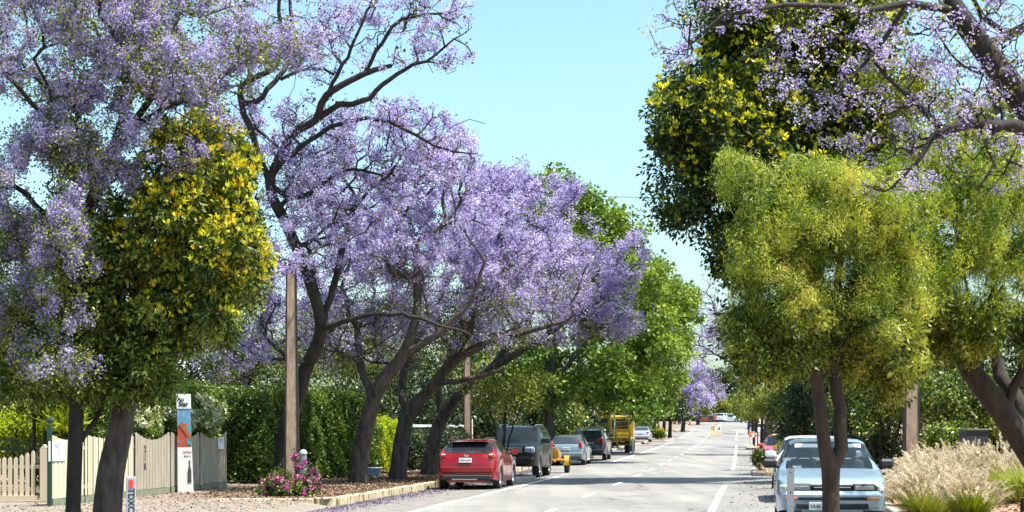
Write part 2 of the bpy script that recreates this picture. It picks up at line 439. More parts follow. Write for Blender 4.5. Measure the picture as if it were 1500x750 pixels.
def asphalt():
    m, t, b = _m('asphalt'); b.inputs['Roughness'].default_value = .85
    tc = t.nodes.new('ShaderNodeTexCoord')
    def noise(sc, st=(1, 1, 1), det=6):
        mp = t.nodes.new('ShaderNodeMapping'); mp.inputs['Scale'].default_value = st; mp.inputs['Rotation'].default_value = (0, 0, math.radians(7.9))
        n = t.nodes.new('ShaderNodeTexNoise'); n.inputs['Scale'].default_value = sc; n.inputs['Detail'].default_value = det
        t.links.new(tc.outputs['Object'], mp.inputs[0]); t.links.new(mp.outputs[0], n.inputs['Vector']); return n
    n1 = noise(1.0, (1.2, .05, 1)); n2 = noise(60); n3 = noise(.35, (1, .4, 1))
    r = t.nodes.new('ShaderNodeValToRGB'); r.color_ramp.elements[0].color = (.20, .193, .182, 1); r.color_ramp.elements[1].color = (.285, .272, .252, 1)
    r.color_ramp.elements[0].position = .3; r.color_ramp.elements[1].position = .7
    r2 = t.nodes.new('ShaderNodeValToRGB'); r2.color_ramp.elements[0].color = (.75, .75, .75, 1); r2.color_ramp.elements[1].color = (1.15, 1.15, 1.15, 1)
    r3 = t.nodes.new('ShaderNodeValToRGB'); r3.color_ramp.elements[0].color = (.78, .79, .81, 1); r3.color_ramp.elements[1].color = (1.08, 1.06, 1.02, 1)
    r3.color_ramp.elements[0].position = .35; r3.color_ramp.elements[1].position = .65
    t.links.new(n1.outputs[0], r.inputs[0]); t.links.new(n2.outputs[0], r2.inputs[0]); t.links.new(n3.outputs[0], r3.inputs[0])
    m1 = t.nodes.new('ShaderNodeMix'); m1.data_type = 'RGBA'; m1.blend_type = 'MULTIPLY'; m1.inputs[0].default_value = 1
    m2 = t.nodes.new('ShaderNodeMix'); m2.data_type = 'RGBA'; m2.blend_type = 'MULTIPLY'; m2.inputs[0].default_value = 1
    t.links.new(r.outputs[0], m1.inputs[6]); t.links.new(r2.outputs[0], m1.inputs[7]); t.links.new(m1.outputs[2], m2.inputs[6]); t.links.new(r3.outputs[0], m2.inputs[7])
    vo = t.nodes.new('ShaderNodeTexVoronoi'); vo.feature = 'DISTANCE_TO_EDGE'; vo.inputs['Scale'].default_value = .22
    nd = noise(1.3); vm = t.nodes.new('ShaderNodeVectorMath'); vm.operation = 'MULTIPLY_ADD'; vm.inputs[1].default_value = (1.6, 1.6, 0)
    t.links.new(nd.outputs['Color'], vm.inputs[0]); t.links.new(tc.outputs['Object'], vm.inputs[2]); t.links.new(vm.outputs[0], vo.inputs['Vector'])
    rc = t.nodes.new('ShaderNodeValToRGB'); rc.color_ramp.elements[0].position = .004; rc.color_ramp.elements[1].position = .012
    rc.color_ramp.elements[0].color = (.45, .44, .43, 1); rc.color_ramp.elements[1].color = (1, 1, 1, 1); t.links.new(vo.outputs['Distance'], rc.inputs[0])
    npz = noise(.12, (1, .22, 1), 2); rp = t.nodes.new('ShaderNodeValToRGB'); rp.color_ramp.elements[0].position = .56; rp.color_ramp.elements[1].position = .575
    rp.color_ramp.elements[0].color = (1, 1, 1, 1); rp.color_ramp.elements[1].color = (.84, .84, .86, 1); t.links.new(npz.outputs[0], rp.inputs[0])
    m3 = t.nodes.new('ShaderNodeMix'); m3.data_type = 'RGBA'; m3.blend_type = 'MULTIPLY'; m3.inputs[0].default_value = 1
    m4 = t.nodes.new('ShaderNodeMix'); m4.data_type = 'RGBA'; m4.blend_type = 'MULTIPLY'; m4.inputs[0].default_value = 1
    t.links.new(m2.outputs[2], m3.inputs[6]); t.links.new(rc.outputs[0], m3.inputs[7]); t.links.new(m3.outputs[2], m4.inputs[6]); t.links.new(rp.outputs[0], m4.inputs[7])
    t.links.new(m4.outputs[2], b.inputs['Base Color'])
    bp = t.nodes.new('ShaderNodeBump'); bp.inputs['Strength'].default_value = .25; bp.inputs['Distance'].default_value = .01
    t.links.new(n2.outputs[0], bp.inputs['Height']); t.links.new(bp.outputs[0], b.inputs['Normal'])
    return m
M_asph = asphalt()
M_park = mat('gutter_asphalt', (.22, .20, .18), .9, col2=(.13, .115, .105), nscale=3, lo=.3, hi=.6, bump=.3, bscale=60)
M_verge = mat('verge_dirt', (.27, .205, .15), .95, col2=(.12, .08, .06), nscale=2.2, lo=.35, hi=.62, bump=.6, bscale=22)
M_conc = mat('driveway_concrete', (.26, .225, .18), .9, col2=(.16, .13, .105), nscale=4, bump=.2, bscale=40)
M_mulch = mat('mulch', (.50, .33, .22), .95, col2=(.27, .15, .09), nscale=7, lo=.35, hi=.6, bump=.8, bscale=25)
M_kerb = mat('kerb_stone', (.52, .43, .27), .9, col2=(.13, .10, .07), nscale=5, lo=.32, hi=.5, bump=.7, bscale=14, stretch=(1.2, 1.2, .3))
M_kerbc = mat('kerb_concrete', (.45, .42, .37), .9, col2=(.30, .28, .24), nscale=5, bump=.3)
M_line = mat('line_paint', (.80, .79, .75), .7, noise=.25, nscale=14, lo=.25, hi=.5)
M_grnd = mat('ground_soil', (.16, .13, .08), 1, col2=(.07, .08, .03), nscale=1.5)

# base ground: one sheet to the horizon, under everything
V = []; gxs = [-3000, -600, -150, -60, 0, 60, 150, 600, 3000]; gys = [-300, -60, 0, 100, 200, 260, 330, 400, 700, 1500, 5000]
for y in gys:
    for x in gxs: V.append((x + Xc(min(y, 800)), y, Zc(min(max(y, 0), 800)) - .35))
n = len(gxs); Fc = [(i * n + j, i * n + j + 1, (i + 1) * n + j + 1, (i + 1) * n + j) for i in range(len(gys) - 1) for j in range(n - 1)]
g = quads_mesh('ground', np.array(V, float), M_grnd, faces=np.array(Fc)); g['kind'] = 'structure'

strip('road', [KL, -4, -2, 0, 2, 4, KR], YS, M_asph, road_z)
strip('parking_lane', [KL + .02, -3.25], YS, M_park, lambda o, Y: road_z(o, Y) + .004)
# left verge in pieces: nearer driveway apron, then verge with a step kerb
Yk = 39.2
YL = [y for y in YS if y > Yk]; YL = [Yk] + YL
strip('verge', [-60, -30, -16, -11, -9, -7, KL - .14], YL, M_verge, lambda o, Y: Zc(Y) + .08)
YN = [y for y in YS if y < Yk] + [Yk]
strip('driveway', [-60, -16, -11, -9, -7, -6.2, KL], YN, M_conc, lambda o, Y: Zc(Y) - .1 + .18 * min(1, max(0, (KL - .0 - o) / 1.0)) - .002)
# right verge
strip('verge', [KR + .14, 7.2, 8, 9, 10, 12, 16, 60], YS, M_mulch, lambda o, Y: gz(max(o, KR + .01), Y) if o > KR else gz(KR, Y))

def kerb_path(name, pts, h, wdt, m, jag=0, closed=False, seed=3):
    """pts: list of (o,Y) ; kerb stone outline of width wdt; built as real blocks"""
    rng = np.random.default_rng(seed); mb = MB()
    pp = []
    n = len(pts)
    for i in range(n - 1 + (1 if closed else 0)):
        a = pts[i]; b = pts[(i + 1) % n]
        L = math.hypot(b[0] - a[0], b[1] - a[1]); k = max(1, int(L / (.42 if jag else 1.2)))
        for j in range(k):
            o0 = a[0] + (b[0] - a[0]) * j / k; y0 = a[1] + (b[1] - a[1]) * j / k
            o1 = a[0] + (b[0] - a[0]) * (j + 1) / k; y1 = a[1] + (b[1] - a[1]) * (j + 1) / k
            A = Vector((Xc(y0) + o0, y0, 0)); B = Vector((Xc(y1) + o1, y1, 0)); c = (A + B) / 2; d = (B - A); ang = math.atan2(d.y, d.x)
            zr = min(road_z(max(min(o0, KR), KL), y0), road_z(max(min(o1, KR), KL), y1))
            hh = h + (rng.uniform(-.012, .015) if jag else 0); jj = rng.uniform(-jag, jag) if jag else 0
            R = Matrix.Rotation(ang + (rng.uniform(-.06, .06) if jag else 0), 3, 'Z')
            mb.box((c.x + jj, c.y, zr - .1 + (hh + .1) / 2), (d.length * (.90 if jag else .995), wdt, hh + .1), R, bev=.018)
    o = mb.build(name, m); o['kind'] = 'structure'
    return o
kerb_path('kerb', [(-8.3, Yk), (-5.9, Yk), (KL - .08, Yk + .5), (KL - .08, 75)], .20, .18, M_kerb, jag=.035)
kerb_path('kerb', [(KL - .08, 75), (KL - .08, 420)], .18, .16, M_kerbc)
kerb_path('kerb', [(KR + .08, 0), (KR + .08, 420)], .13, .16, M_kerbc)

def build_out(side, y0, y1, width, m, seed):
    """raised planting island that juts into the parking lane"""
    k = KL if side < 0 else KR; s = -side
    pts = [(k, y0), (k + s * (width - .4), y0 + .2), (k + s * width, y0 + .8), (k + s * width, y1 - .8), (k + s * (width - .4), y1 - .2), (k, y1)]
    kerb_path('kerb', pts, .15, .13, M_kerbc)
    nn = 6; V = []; rows = []
    Ys_ = [y0 + .1, y0 + .8, (y0 + y1) / 2, y1 - .8, y1 - .1]; wd = [width - .5, width - .06, width - .06, width - .06, width - .5]
    for Y, ww in zip(Ys_, wd):
        for j in range(4):
            o = k + s * (ww * j / 3) - s * .1 * (j == 0); V.append((Xc(Y) + o, Y, max(road_z(k, Y), road_z(k + s * width, Y)) + .12))
    Fc = [(i * 4 + j, i * 4 + j + 1, (i + 1) * 4 + j + 1, (i + 1) * 4 + j) for i in range(4) for j in range(3)]
    o = quads_mesh('planting_bed', np.array(V), m, faces=np.array(Fc)); o['kind'] = 'structure'
build_out(-1, 55.3, 59.3, 2.1, M_verge, 1)
build_out(-1, 168, 184, 2.1, M_verge, 2)
build_out(1, 18.5, 24.6, 2.4, M_mulch, 3)
build_out(1, 60.0, 70, 2.3, M_mulch, 4)
build_out(1, 128, 142, 2.3, M_mulch, 5)
build_out(-1, 240, 268, 2.0, M_conc, 6)

def line(name, o, y0, y1, wdt, taper=0):
    V = []; ys = np.linspace(y0, y1, max(2, int((y1 - y0) / 3) + 2))
    for Y in ys:
        for d in (-wdt / 2, wdt / 2): V.append((Xc(Y) + o + d, Y, road_z(o, Y) + .010))
    Fc = [(i * 2, i * 2 + 1, i * 2 + 3, i * 2 + 2) for i in range(len(ys) - 1)]
    ob = quads_mesh(name, np.array(V), M_line, faces=np.array(Fc)); ob['kind'] = 'structure'
line('edge_line', 3.35, 5, 49.5, .14); line('edge_line', 3.35, 70, 150, .14); line('edge_line', 3.35, 175, 240, .14)
line('edge_line', -2.95, 5, 62, .13); line('edge_line', -2.95, 88, 168, .13); line('edge_line', -2.95, 190, 250, .13)
y = 24.0
while y < 320:
    line('centre_line', 0, y, y + 3.0, .13); y += 9.0 if y < 200 else 12.0

# ================================================================== VEHICLES
M_glass = mat('car_glass', (.018, .024, .028), .04, spec=.9, coat=.5)
M_glassb = mat('windscreen_glass', (.015, .02, .024), .05, spec=.16)
def clear_glass():
    m, t, b = _m('clear_windscreen'); b.inputs['Base Color'].default_value = (.03, .045, .055, 1); b.inputs['Roughness'].default_value = .04; b.inputs['Specular IOR Level'].default_value = .45
    tr = t.nodes.new('ShaderNodeBsdfTransparent'); tr.inputs[0].default_value = (.75, .85, .88, 1); mx = t.nodes.new('ShaderNodeMixShader'); mx.inputs[0].default_value = .55
    t.links.new(b.outputs[0], mx.inputs[1]); t.links.new(tr.outputs[0], mx.inputs[2]); t.links.new(mx.outputs[0], t.nodes['Material Output'].inputs[0]); return m
M_clear = clear_glass()
M_seat = mat('seat_cloth', (.16, .17, .19), .9, noise=.3)
M_tyre = mat('tyre_rubber', (.018, .018, .018), .85)
M_rim = mat('alloy_rim', (.55, .56, .58), .3, metal=.9)
M_black = mat('black_plastic', (.02, .02, .021), .55)
M_chrome = mat('chrome', (.75, .76, .78), .12, metal=1)
M_lens = mat('headlight_lens', (.62, .66, .68), .12, coat=1, noise=.5, nscale=9)
M_red_l = mat('tail_light_red', (.50, .008, .010), .15, coat=1)
M_amber = mat('amber_lens', (.65, .14, .01), .2, coat=1)
M_plate = mat('number_plate', (.72, .74, .74), .4)
M_ink = mat('black_ink', (.015, .015, .018), .6)

def text_mesh(name, s, size, m, parent, loc, rot=(0, 0, 0), depth=.002, bold=.0, sx=1.0):
    c = bpy.data.curves.new(name, 'FONT'); c.body = s; c.size = size; c.extrude = depth; c.align_x = 'CENTER'; c.align_y = 'CENTER'; c.offset = bold; c.resolution_u = 3
    to = bpy.data.objects.new(name, c); COL.objects.link(to)
    dg = bpy.context.evaluated_depsgraph_get(); me = bpy.data.meshes.new_from_object(to.evaluated_get(dg)); COL.objects.unlink(to); bpy.data.objects.remove(to)
    me.name = name; me.materials.clear(); me.materials.append(m)
    o = bpy.data.objects.new(name, me); COL.objects.link(o); o.parent = parent; o.location = loc; o.rotation_euler = rot; o.scale = (sx, 1, 1)
    return o

def interp(tab, x): return float(np.interp(x, [p[0] for p in tab], [p[1] for p in tab]))
def sstep(a, b, x): t = min(1, max(0, (x - a) / (b - a))); return t * t * (3 - 2 * t)
def car(name, label, cat, sp, o, Y, facing, group=None, yaw=0, detail=True, ref='front'):
    """Y = depth of the end nearest the camera"""
    L, W, H, wb, fo = sp['L'], sp['W'], sp['H'], sp['wb'], sp['fo']; r = sp.get('r', .31)
    slope = (Xc(Y + 2) - Xc(Y - 2)) / 4
    fwd = Vector((slope, 1, 0)).normalized() * facing
    near = (fo + wb / 2) if facing < 0 else (L - fo - wb / 2)
    base = P(o, Y); base = base + Vector((slope, 1, 0)).normalized() * near
    base.z = gz(o, base.y)
    root = thing(name, label, cat, base, math.atan2(fwd.y, fwd.x) + yaw, group)
    x0 = fo + wb / 2   # local x = x0 - d
    paint = sp['paint']; hw = W / 2
    fw = fo; rw = fo + wb; Ra = r + .055
    ds = set(np.linspace(0, L, 26)); keyd = [sp['cowl'], sp['wt'], sp['rt'], sp['rb']] + [p[0] for p in sp['top']] + [b for b in sp.get('pil', [])] + [b + .09 for b in sp.get('pil', [])]
    for wc in (fw, rw):
        for a in np.linspace(0, math.pi, 11): ds.add(wc + Ra * math.cos(a))
    ds = sorted(ds | set(keyd) | set(np.linspace(sp['cowl'], sp['wt'], 5)) | set(np.linspace(sp['rt'], sp['rb'], 5)))
    dd = [ds[0]]
    for d in ds[1:]:
        if d - dd[-1] > .012 or d in keyd:
            if d - dd[-1] < .012: dd[-1] = d
            else: dd.append(d)
    ds = [d for d in dd if 0 <= d <= L + 1e-6]
    sill = sp.get('sill', .22); wr = sp.get('wr', .70) * hw
    ring = []
    for d in ds:
        t = interp(sp['top'], d); b = min(interp(sp['belt'], d), t - .015)
        e0 = max(0, 1 - d / sp.get('nr', .55)); e1 = max(0, 1 - (L - d) / sp.get('rr', .5))
        ww = hw * (1 - .16 * e0 ** 2.2 - .12 * e1 ** 2.2)
        zl = sill + .06 * e0 + .10 * e1
        for wc in (fw, rw):
            if abs(d - wc) < Ra: zl = max(zl, r + math.sqrt(max(0, Ra * Ra - (d - wc) ** 2)))
        zl = min(zl, b - .05)
        c = sstep(.05, .38, t - b); zu = sill
        def lp(a, bb, k): return a + (bb - a) * k
        l7 = lp(ww * .93, lp(ww * .965, wr, .45), c); l8 = lp(ww * .82, wr + .02, c); l9 = lp(ww * .66, wr * .86, c); l10 = lp(ww * .36, wr * .46, c)
        ring.append([(0, zu), (ww - .25, zu), (ww - .24, max(zu, zl)), (ww * .985, zl), (ww, lp(zl, b, .35)), (ww * .998, lp(zl, b, .72)), (ww * .965, b),
                     (l7, lp(b + (t - b) * .45, b + (t - b) * .48, c)), (l8, lp(t - .012, t - .06, c)), (l9, lp(t - .004, t - .018, c)), (l10, t - .002), (0, t)])
    nR = 12; groups = {'body': MB(), 'windscreen': MB(), 'rear_window': MB(), 'side_window': MB(), 'underbody': MB()}
    pil = sp.get('pil', [])
    def quad(g, i, j, s):
        if g == 'side_window':
            g = ('side_window', s, sum(1 for p in pil if (ds[i] + ds[i + 1]) / 2 > p)); groups.setdefault(g, MB())
        a = [(ds[i], *ring[i][j]), (ds[i + 1], *ring[i + 1][j]), (ds[i + 1], *ring[i + 1][j + 1]), (ds[i], *ring[i][j + 1])]
        groups[g].add([(x0 - p[0], s * p[1], p[2]) for p in a], [(0, 1, 2, 3)])
    for i in range(len(ds) - 1):
        dm = (ds[i] + ds[i + 1]) / 2
        for j in range(nR - 1):
            g = 'body'
            if j <= 1: g = 'underbody'
            if j == 2: g = 'underbody'
            if sp['cowl'] < dm < sp['wt'] and j >= 8: g = 'windscreen'
            if sp['rt'] < dm < sp['rb'] and j >= 8: g = 'rear_window'
            if j in (6, 7) and sp['cowl'] + .42 * (sp['wt'] - sp['cowl']) < dm < sp.get('sg1', sp['rt'] + .35 * (sp['rb'] - sp['rt'])):
                if not any(p < dm < p + .09 for p in pil): g = 'side_window'
            for s in (-1, 1): quad(g, i, j, s)
    for i in (0, len(ds) - 1):
        pts = [(x0 - ds[i], y_, z_) for y_, z_ in ring[i][1:]] + [(x0 - ds[i], -y_, z_) for y_, z_ in ring[i][1:-1][::-1]]
        groups['body'].add(pts, [tuple(range(len(pts)))])
    import bmesh
    mats = {'body': paint, 'windscreen': sp.get('wmat', M_glassb), 'rear_window': sp.get('gmat', M_glass), 'side_window': sp.get('gmat', M_glass), 'underbody': M_black}
    parts = {}
    for g, mb in groups.items():
        if not mb.v: continue
        if isinstance(g, tuple): g = g[0]
        me = bpy.data.meshes.new(g); me.from_pydata(mb.v, [], mb.f); me.materials.append(mats[g])
        bm = bmesh.new(); bm.from_mesh(me); bmesh.ops.remove_doubles(bm, verts=bm.verts[:], dist=.0008)
        bmesh.ops.recalc_face_normals(bm, faces=bm.faces[:]); bm.to_mesh(me); bm.free()
        me.shade_smooth(); me.set_sharp_from_angle(angle=math.radians(38))
        ob = bpy.data.objects.new(g, me); COL.objects.link(ob); ob.parent = root; parts[g] = ob
    # wheels
    for (xx, sx) in ((x0 - fw, 1), (x0 - rw, 1), (x0 - fw, -1), (x0 - rw, -1)):
        tw = sp.get('tw', .2); mb = MB(); yc = sx * (hw - tw / 2 - .015); rr = r * .66
        mb.lathe_y([(rr, -tw / 2 * .8), (r * .93, -tw / 2), (r, -tw / 2 * .75), (r, tw / 2 * .75), (r * .93, tw / 2), (rr, tw / 2 * .8), (rr * .95, 0), (rr, -tw / 2 * .8)], 32)
        wo = mb.build('wheel', M_tyre, root, True); wo.location = (xx, yc, r)
        rb = MB(); yo = sx * tw / 2 * .7
        rb.lathe_y([(rr, yo), (rr * .9, yo * 1.05), (rr * .86, yo * .5), (rr * .2, yo * .6), (0.001, yo * .62)], 28)
        for k in range(sp.get('spokes', 7)):
            a = 2 * math.pi * k / sp.get('spokes', 7)
            R = Matrix.Rotation(-a, 3, 'Y')
            rb.box(R @ Vector((rr * .47, yo * .95, 0)), (rr * .92, .02, rr * .2), R)
        rb.lathe_y([(rr * .24, yo * .8), (rr * .2, yo * 1.08), (.001, yo * 1.1)], 14)
        rb.build('rim', sp.get('rim', M_rim), wo, True)
    fx = x0; rx = x0 - L
    def slab(nm, c, d, m, rot=None, bev=.02, parent=root):
        return MB().box(c, d, rot, bev).build(nm, m, parent, True, 30)
    # mirrors
    zb = interp(sp['belt'], sp['cowl'] + .35)
    for s in (-1, 1):
        mo = MB(); xm = x0 - sp['cowl'] - .42
        mo.box((xm, s * (hw * .97 + .12), zb + .10), (.13, .23 * sp.get('ms', 1), .15 * sp.get('ms', 1)), None, .04).box((xm, s * (hw * .97 - .0), zb + .05), (.06, .14, .05), None, .015)
        mo.build('mirror', sp.get('mirror', M_black), root, True)
    # door shut lines + handles, on each side
    if detail:
        for s in (-1, 1):
            for p in sp.get('doors', []):
                z0 = .34; z1 = interp(sp['belt'], p) - .02
                MB().box((x0 - p, s * hw * .999, (z0 + z1) / 2), (.012, .006, z1 - z0)).build('door_gap', M_ink, root)
            for p in sp.get('handles', []):
                slab('door_handle', (x0 - p, s * (hw * 1.0 + .005), interp(sp['belt'], p) - .10), (.17, .03, .028), sp.get('hmat', paint), bev=.01)
    sp['fn'](root, slab, fx, rx, hw, x0, sp) if sp.get('fn') else None
    return root

M_lens2 = mat('lamp_glass', (.30, .33, .35), .08, coat=1, noise=.6, nscale=12)
def paintm(name, col, metal=.35, rough=.32): return mat(name, col, rough, metal=metal, coat=1.0)
PB = paintm('pale_blue_paint', (.28, .39, .50), .35, .3)
PR = paintm('red_paint', (.27, .006, .010), .3, .28)
PK = mat('black_paint', (.010, .010, .011), .35, coat=.2)
PS = paintm('silver_paint', (.20, .25, .28), .5)
PS2 = paintm('silver_grey_paint', (.48, .49, .52), .5)
PD = paintm('charcoal_paint', (.04, .04, .045), .3)
PW = paintm('white_paint', (.80, .80, .80), .0)
PM = paintm('maroon_paint', (.22, .02, .03), .2)
PR2 = paintm('bright_red_paint', (.60, .05, .05), .1)
PDB = paintm('dark_blue_paint', (.03, .06, .15), .3)

def fn_blue(root, slab, fx, rx, hw, x0, sp):
    for s in (-1, 1):
        hl = slab('headlight', (fx - .07, s * .49, .615), (.12, .34, .105), M_lens2, bev=.03); slab('lamp_surround', (fx - .075, s * .49, .615), (.11, .38, .14), M_black, bev=.03, parent=hl)
        slab('indicator', (fx - .13, s * .725, .605), (.16, .12, .12), M_lens, bev=.03, rot=Matrix.Rotation(-s * .45, 3, 'Z'))
        slab('bumper_indicator', (fx + .052, s * .62, .455), (.03, .20, .045), M_amber, bev=.01)
    gr = slab('grille', (fx - .05, 0, .62), (.07, .60, .105), M_black, bev=.02)
    slab('grille_bar', (fx - .012, 0, .628), (.012, .56, .012), M_chrome, bev=.004, parent=gr)
    slab('grille_bar', (fx - .012, 0, .67), (.012, .58, .012), M_chrome, bev=.004, parent=gr)
    bp = slab('bumper', (fx - .02, 0, .42), (.14, 1.52, .30), sp['paint'], bev=.06)
    slab('bumper_strip', (fx + .045, 0, .457), (.03, 1.16, .055), M_black, bev=.01, parent=bp)
    slab('air_intake', (fx + .046, 0, .34), (.03, 1.10, .085), M_black, bev=.02, parent=bp)
    pl = slab('number_plate', (fx + .065, -.17, .335), (.012, .37, .12), M_plate, bev=.004)
    text_mesh('plate_text', 'VHK-284', .085, M_ink, pl, (fx + .073, -.17, .335), (math.pi / 2, 0, math.pi / 2))
    for k in (-1, 1):
        MB().cyl((x0 - 1.07, .1 + .30 * k, .905), (x0 - 1.18, .1 + .30 * k - .45, .955), .008, n=5).build('wiper', M_black, root)
    # interior seen through the screen: sun visor and seat heads as pale shapes behind glass are omitted; a paper label on the dash
    slab('emblem', (fx - .008, 0, .70), (.02, .09, .045), M_chrome, bev=.01)
    for s in (-1, 1):
        st = slab('seat', (x0 - 2.15, s * .37, .72), (.18, .50, .62), M_seat, bev=.06, rot=Matrix.Rotation(-.15, 3, 'Y'))
        slab('headrest', (x0 - 2.24, s * .37, 1.13), (.09, .26, .17), M_seat, bev=.04, parent=st)
        slab('sun_visor', (x0 - 1.62, s * .33, 1.25), (.12, .40, .02), M_plate, bev=.008, rot=Matrix.Rotation(.5, 3, 'Y'))
    slab('rear_seat', (x0 - 2.95, 0, .74), (.16, 1.15, .5), M_seat, bev=.06)
    slab('dashboard', (x0 - 1.33, 0, .84), (.45, 1.28, .12), M_black, bev=.04)
    slab('dash_papers', (x0 - 1.25, -.50, .915), (.16, .14, .012), M_plate, bev=.004, rot=Matrix.Rotation(.3, 3, 'Y'))
    mb = MB(); R_ = Matrix.Rotation(-.45, 3, 'Y')
    mb.tube([Vector((x0 - 1.62, -.37, .92)) + R_ @ Vector((0, .18 * math.cos(a), .18 * math.sin(a))) for a in np.linspace(0, 2 * math.pi, 19)], .014, 6); mb.build('steering_wheel', M_black, root)
sedan90 = dict(L=4.15, W=1.68, H=1.38, wb=2.45, fo=.80, r=.29, paint=PB, cowl=1.02, wt=1.72, rt=3.02, rb=3.52, nr=.5,
    top=[(0, .50), (.06, .56), (.09, .66), (.16, .735), (.5, .81), (1.02, .90), (1.38, 1.15), (1.72, 1.325), (2.1, 1.375), (2.7, 1.37), (3.02, 1.32), (3.3, 1.12), (3.52, .98), (3.8, .96), (4.08, .93), (4.12, .75), (4.15, .6)],
    belt=[(0, .47), (.09, .60), (.16, .69), (1.02, .86), (3.52, .93), (4.08, .88), (4.15, .55)], pil=[2.3, 3.05], doors=[1.3, 2.33, 3.2], handles=[2.15, 3.05], rim=M_rim, fn=fn_blue, wr=.70, wmat=M_clear, gmat=M_clear)

def fn_red(root, slab, fx, rx, hw, x0, sp):
    for s in (-1, 1):
        slab('tail_light', (rx + .24, s * .735, 1.0), (.34, .20, .17), M_red_l, bev=.05, rot=Matrix.Rotation(s * .25, 3, 'Z'))
        slab('reversing_light', (rx + .085, s * .70, 1.02), (.06, .13, .05), M_lens, bev=.02, rot=Matrix.Rotation(s * .35, 3, 'Z'))
        slab('fog_reflector', (rx + .01, s * .66, .40), (.04, .15, .045), M_red_l, bev=.015)
    bp = slab('bumper', (rx + .05, 0, .58), (.16, 1.60, .26), sp['paint'], bev=.07)
    slab('diffuser', (rx + .03, 0, .37), (.16, 1.50, .18), M_black, bev=.05)
    slab('exhaust_trim', (rx - .02, .05, .31), (.07, .75, .035), M_rim, bev=.01)
    t = slab('tailgate_fold', (rx + .035, 0, .745), (.03, 1.1, .03), sp['paint'], bev=.012)
    pl = slab('number_plate', (rx - .0, .03, .86), (.03, .37, .13), M_plate, bev=.004, rot=Matrix.Rotation(.12, 3, 'Y'))
    text_mesh('plate_text', 'S482AKR', .085, M_ink, pl, (rx - .018, .03, .86), (math.pi / 2, 0, -math.pi / 2))
    em = MB(); em.lathe_y([(.001, -.01), (.05, -.008), (.05, .008), (.001, .01)], 16); e = em.build('emblem', M_chrome, root, True); e.location = (rx + .03, 0, 1.0); e.rotation_euler = (0, 0, math.pi / 2); e.scale = (1.6, 1, .8)
    slab('spoiler', (rx + .60, 0, 1.445), (.34, 1.12, .035), sp['paint'], bev=.015)
    MB().cyl((rx + .9, 0, 1.46), (rx + .75, 0, 1.62), .008, n=5).build('antenna', M_black, root)
    MB().cyl((rx + .28, .0, 1.06), (rx + .36, -.33, 1.13), .009, n=5).build('wiper', M_black, root)
hatch = dict(L=4.35, W=1.82, H=1.48, wb=2.65, fo=.88, r=.325, paint=PR, cowl=1.10, wt=1.95, rt=3.62, rb=4.12, nr=.6, rr=.6,
    top=[(0, .55), (.08, .72), (.3, .84), (1.10, 1.02), (1.5, 1.24), (1.95, 1.43), (2.5, 1.48), (3.1, 1.46), (3.62, 1.40), (3.85, 1.26), (4.12, 1.07), (4.22, 1.02), (4.30, .82), (4.35, .68)],
    belt=[(0, .5), (.3, .78), (1.10, .95), (2.5, 1.01), (3.6, 1.10), (4.12, 1.02), (4.35, .6)], pil=[2.45, 3.35], sg1=3.75, doors=[1.5, 2.5, 3.3], handles=[2.35, 3.2], fn=fn_red, wr=.68, spokes=5, mirror=PR)

def fn_lc(root, slab, fx, rx, hw, x0, sp):
    gr = slab('grille', (fx - .03, 0, 1.02), (.10, .86, .26), M_black, bev=.03)
    for k in range(3): slab('grille_bar', (fx + .026, 0, .94 + .075 * k), (.03, .84, .034), M_chrome, bev=.01, parent=gr)
    em = MB(); em.lathe_y([(.05, -.01), (.085, -.012), (.085, .012), (.05, .01)], 18); e = em.build('emblem', M_chrome, gr, True); e.location = (fx + .04, 0, 1.02); e.rotation_euler = (0, 0, math.pi / 2); e.scale = (1.3, 1, .9)
    for s in (-1, 1):
        slab('headlight', (fx - .09, s * .66, 1.02), (.18, .40, .24), M_lens, bev=.06, rot=Matrix.Rotation(-s * .32, 3, 'Z'))
        slab('fog_light', (fx + .0, s * .70, .66), (.08, .25, .12), M_lens, bev=.03, rot=Matrix.Rotation(-s * .2, 3, 'Z'))
        MB().tube([(x0 - 1.75, s * .66, 1.86), (x0 - 2.0, s * .66, 1.92), (x0 - 3.9, s * .66, 1.92), (x0 - 4.2, s * .66, 1.86)], .02, 6).build('roof_rail', M_rim, root)
        slab('side_step', (x0 - 2.35, s * (hw + .02), .40), (1.8, .18, .05), M_black, bev=.02)
    slab('bumper', (fx - .02, 0, .62), (.22, 1.72, .36), sp['paint'], bev=.09)
    slab('air_intake', (fx + .085, 0, .58), (.03, .9, .12), M_black, bev=.02)
    pl = slab('number_plate', (fx + .10, .0, .72), (.012, .37, .13), M_plate, bev=.004)
    text_mesh('plate_text', 'S761BDL', .085, M_ink, pl, (fx + .108, 0, .72), (math.pi / 2, 0, math.pi / 2))
M_tan = mat('beige_paint', (.40, .36, .27), .4, coat=1)
lc = dict(L=4.95, W=1.95, H=1.90, wb=2.85, fo=.88, r=.39, sill=.42, paint=PK, cowl=1.35, wt=1.95, rt=4.55, rb=4.85, nr=.5, tw=.26,
    top=[(0, .80), (.06, .95), (.12, 1.15), (.3, 1.22), (.8, 1.27), (1.35, 1.33), (1.65, 1.62), (1.95, 1.84), (2.4, 1.89), (4.2, 1.88), (4.55, 1.82), (4.72, 1.5), (4.85, 1.25), (4.95, .9)],
    belt=[(0, .76), (.12, 1.1), (.3, 1.16), (1.35, 1.25), (4.85, 1.28), (4.95, .8)], pil=[2.45, 3.5], doors=[1.6, 2.5, 3.5], handles=[2.35, 3.35], fn=fn_lc, wr=.76, ms=1.4, gmat=M_glassb)

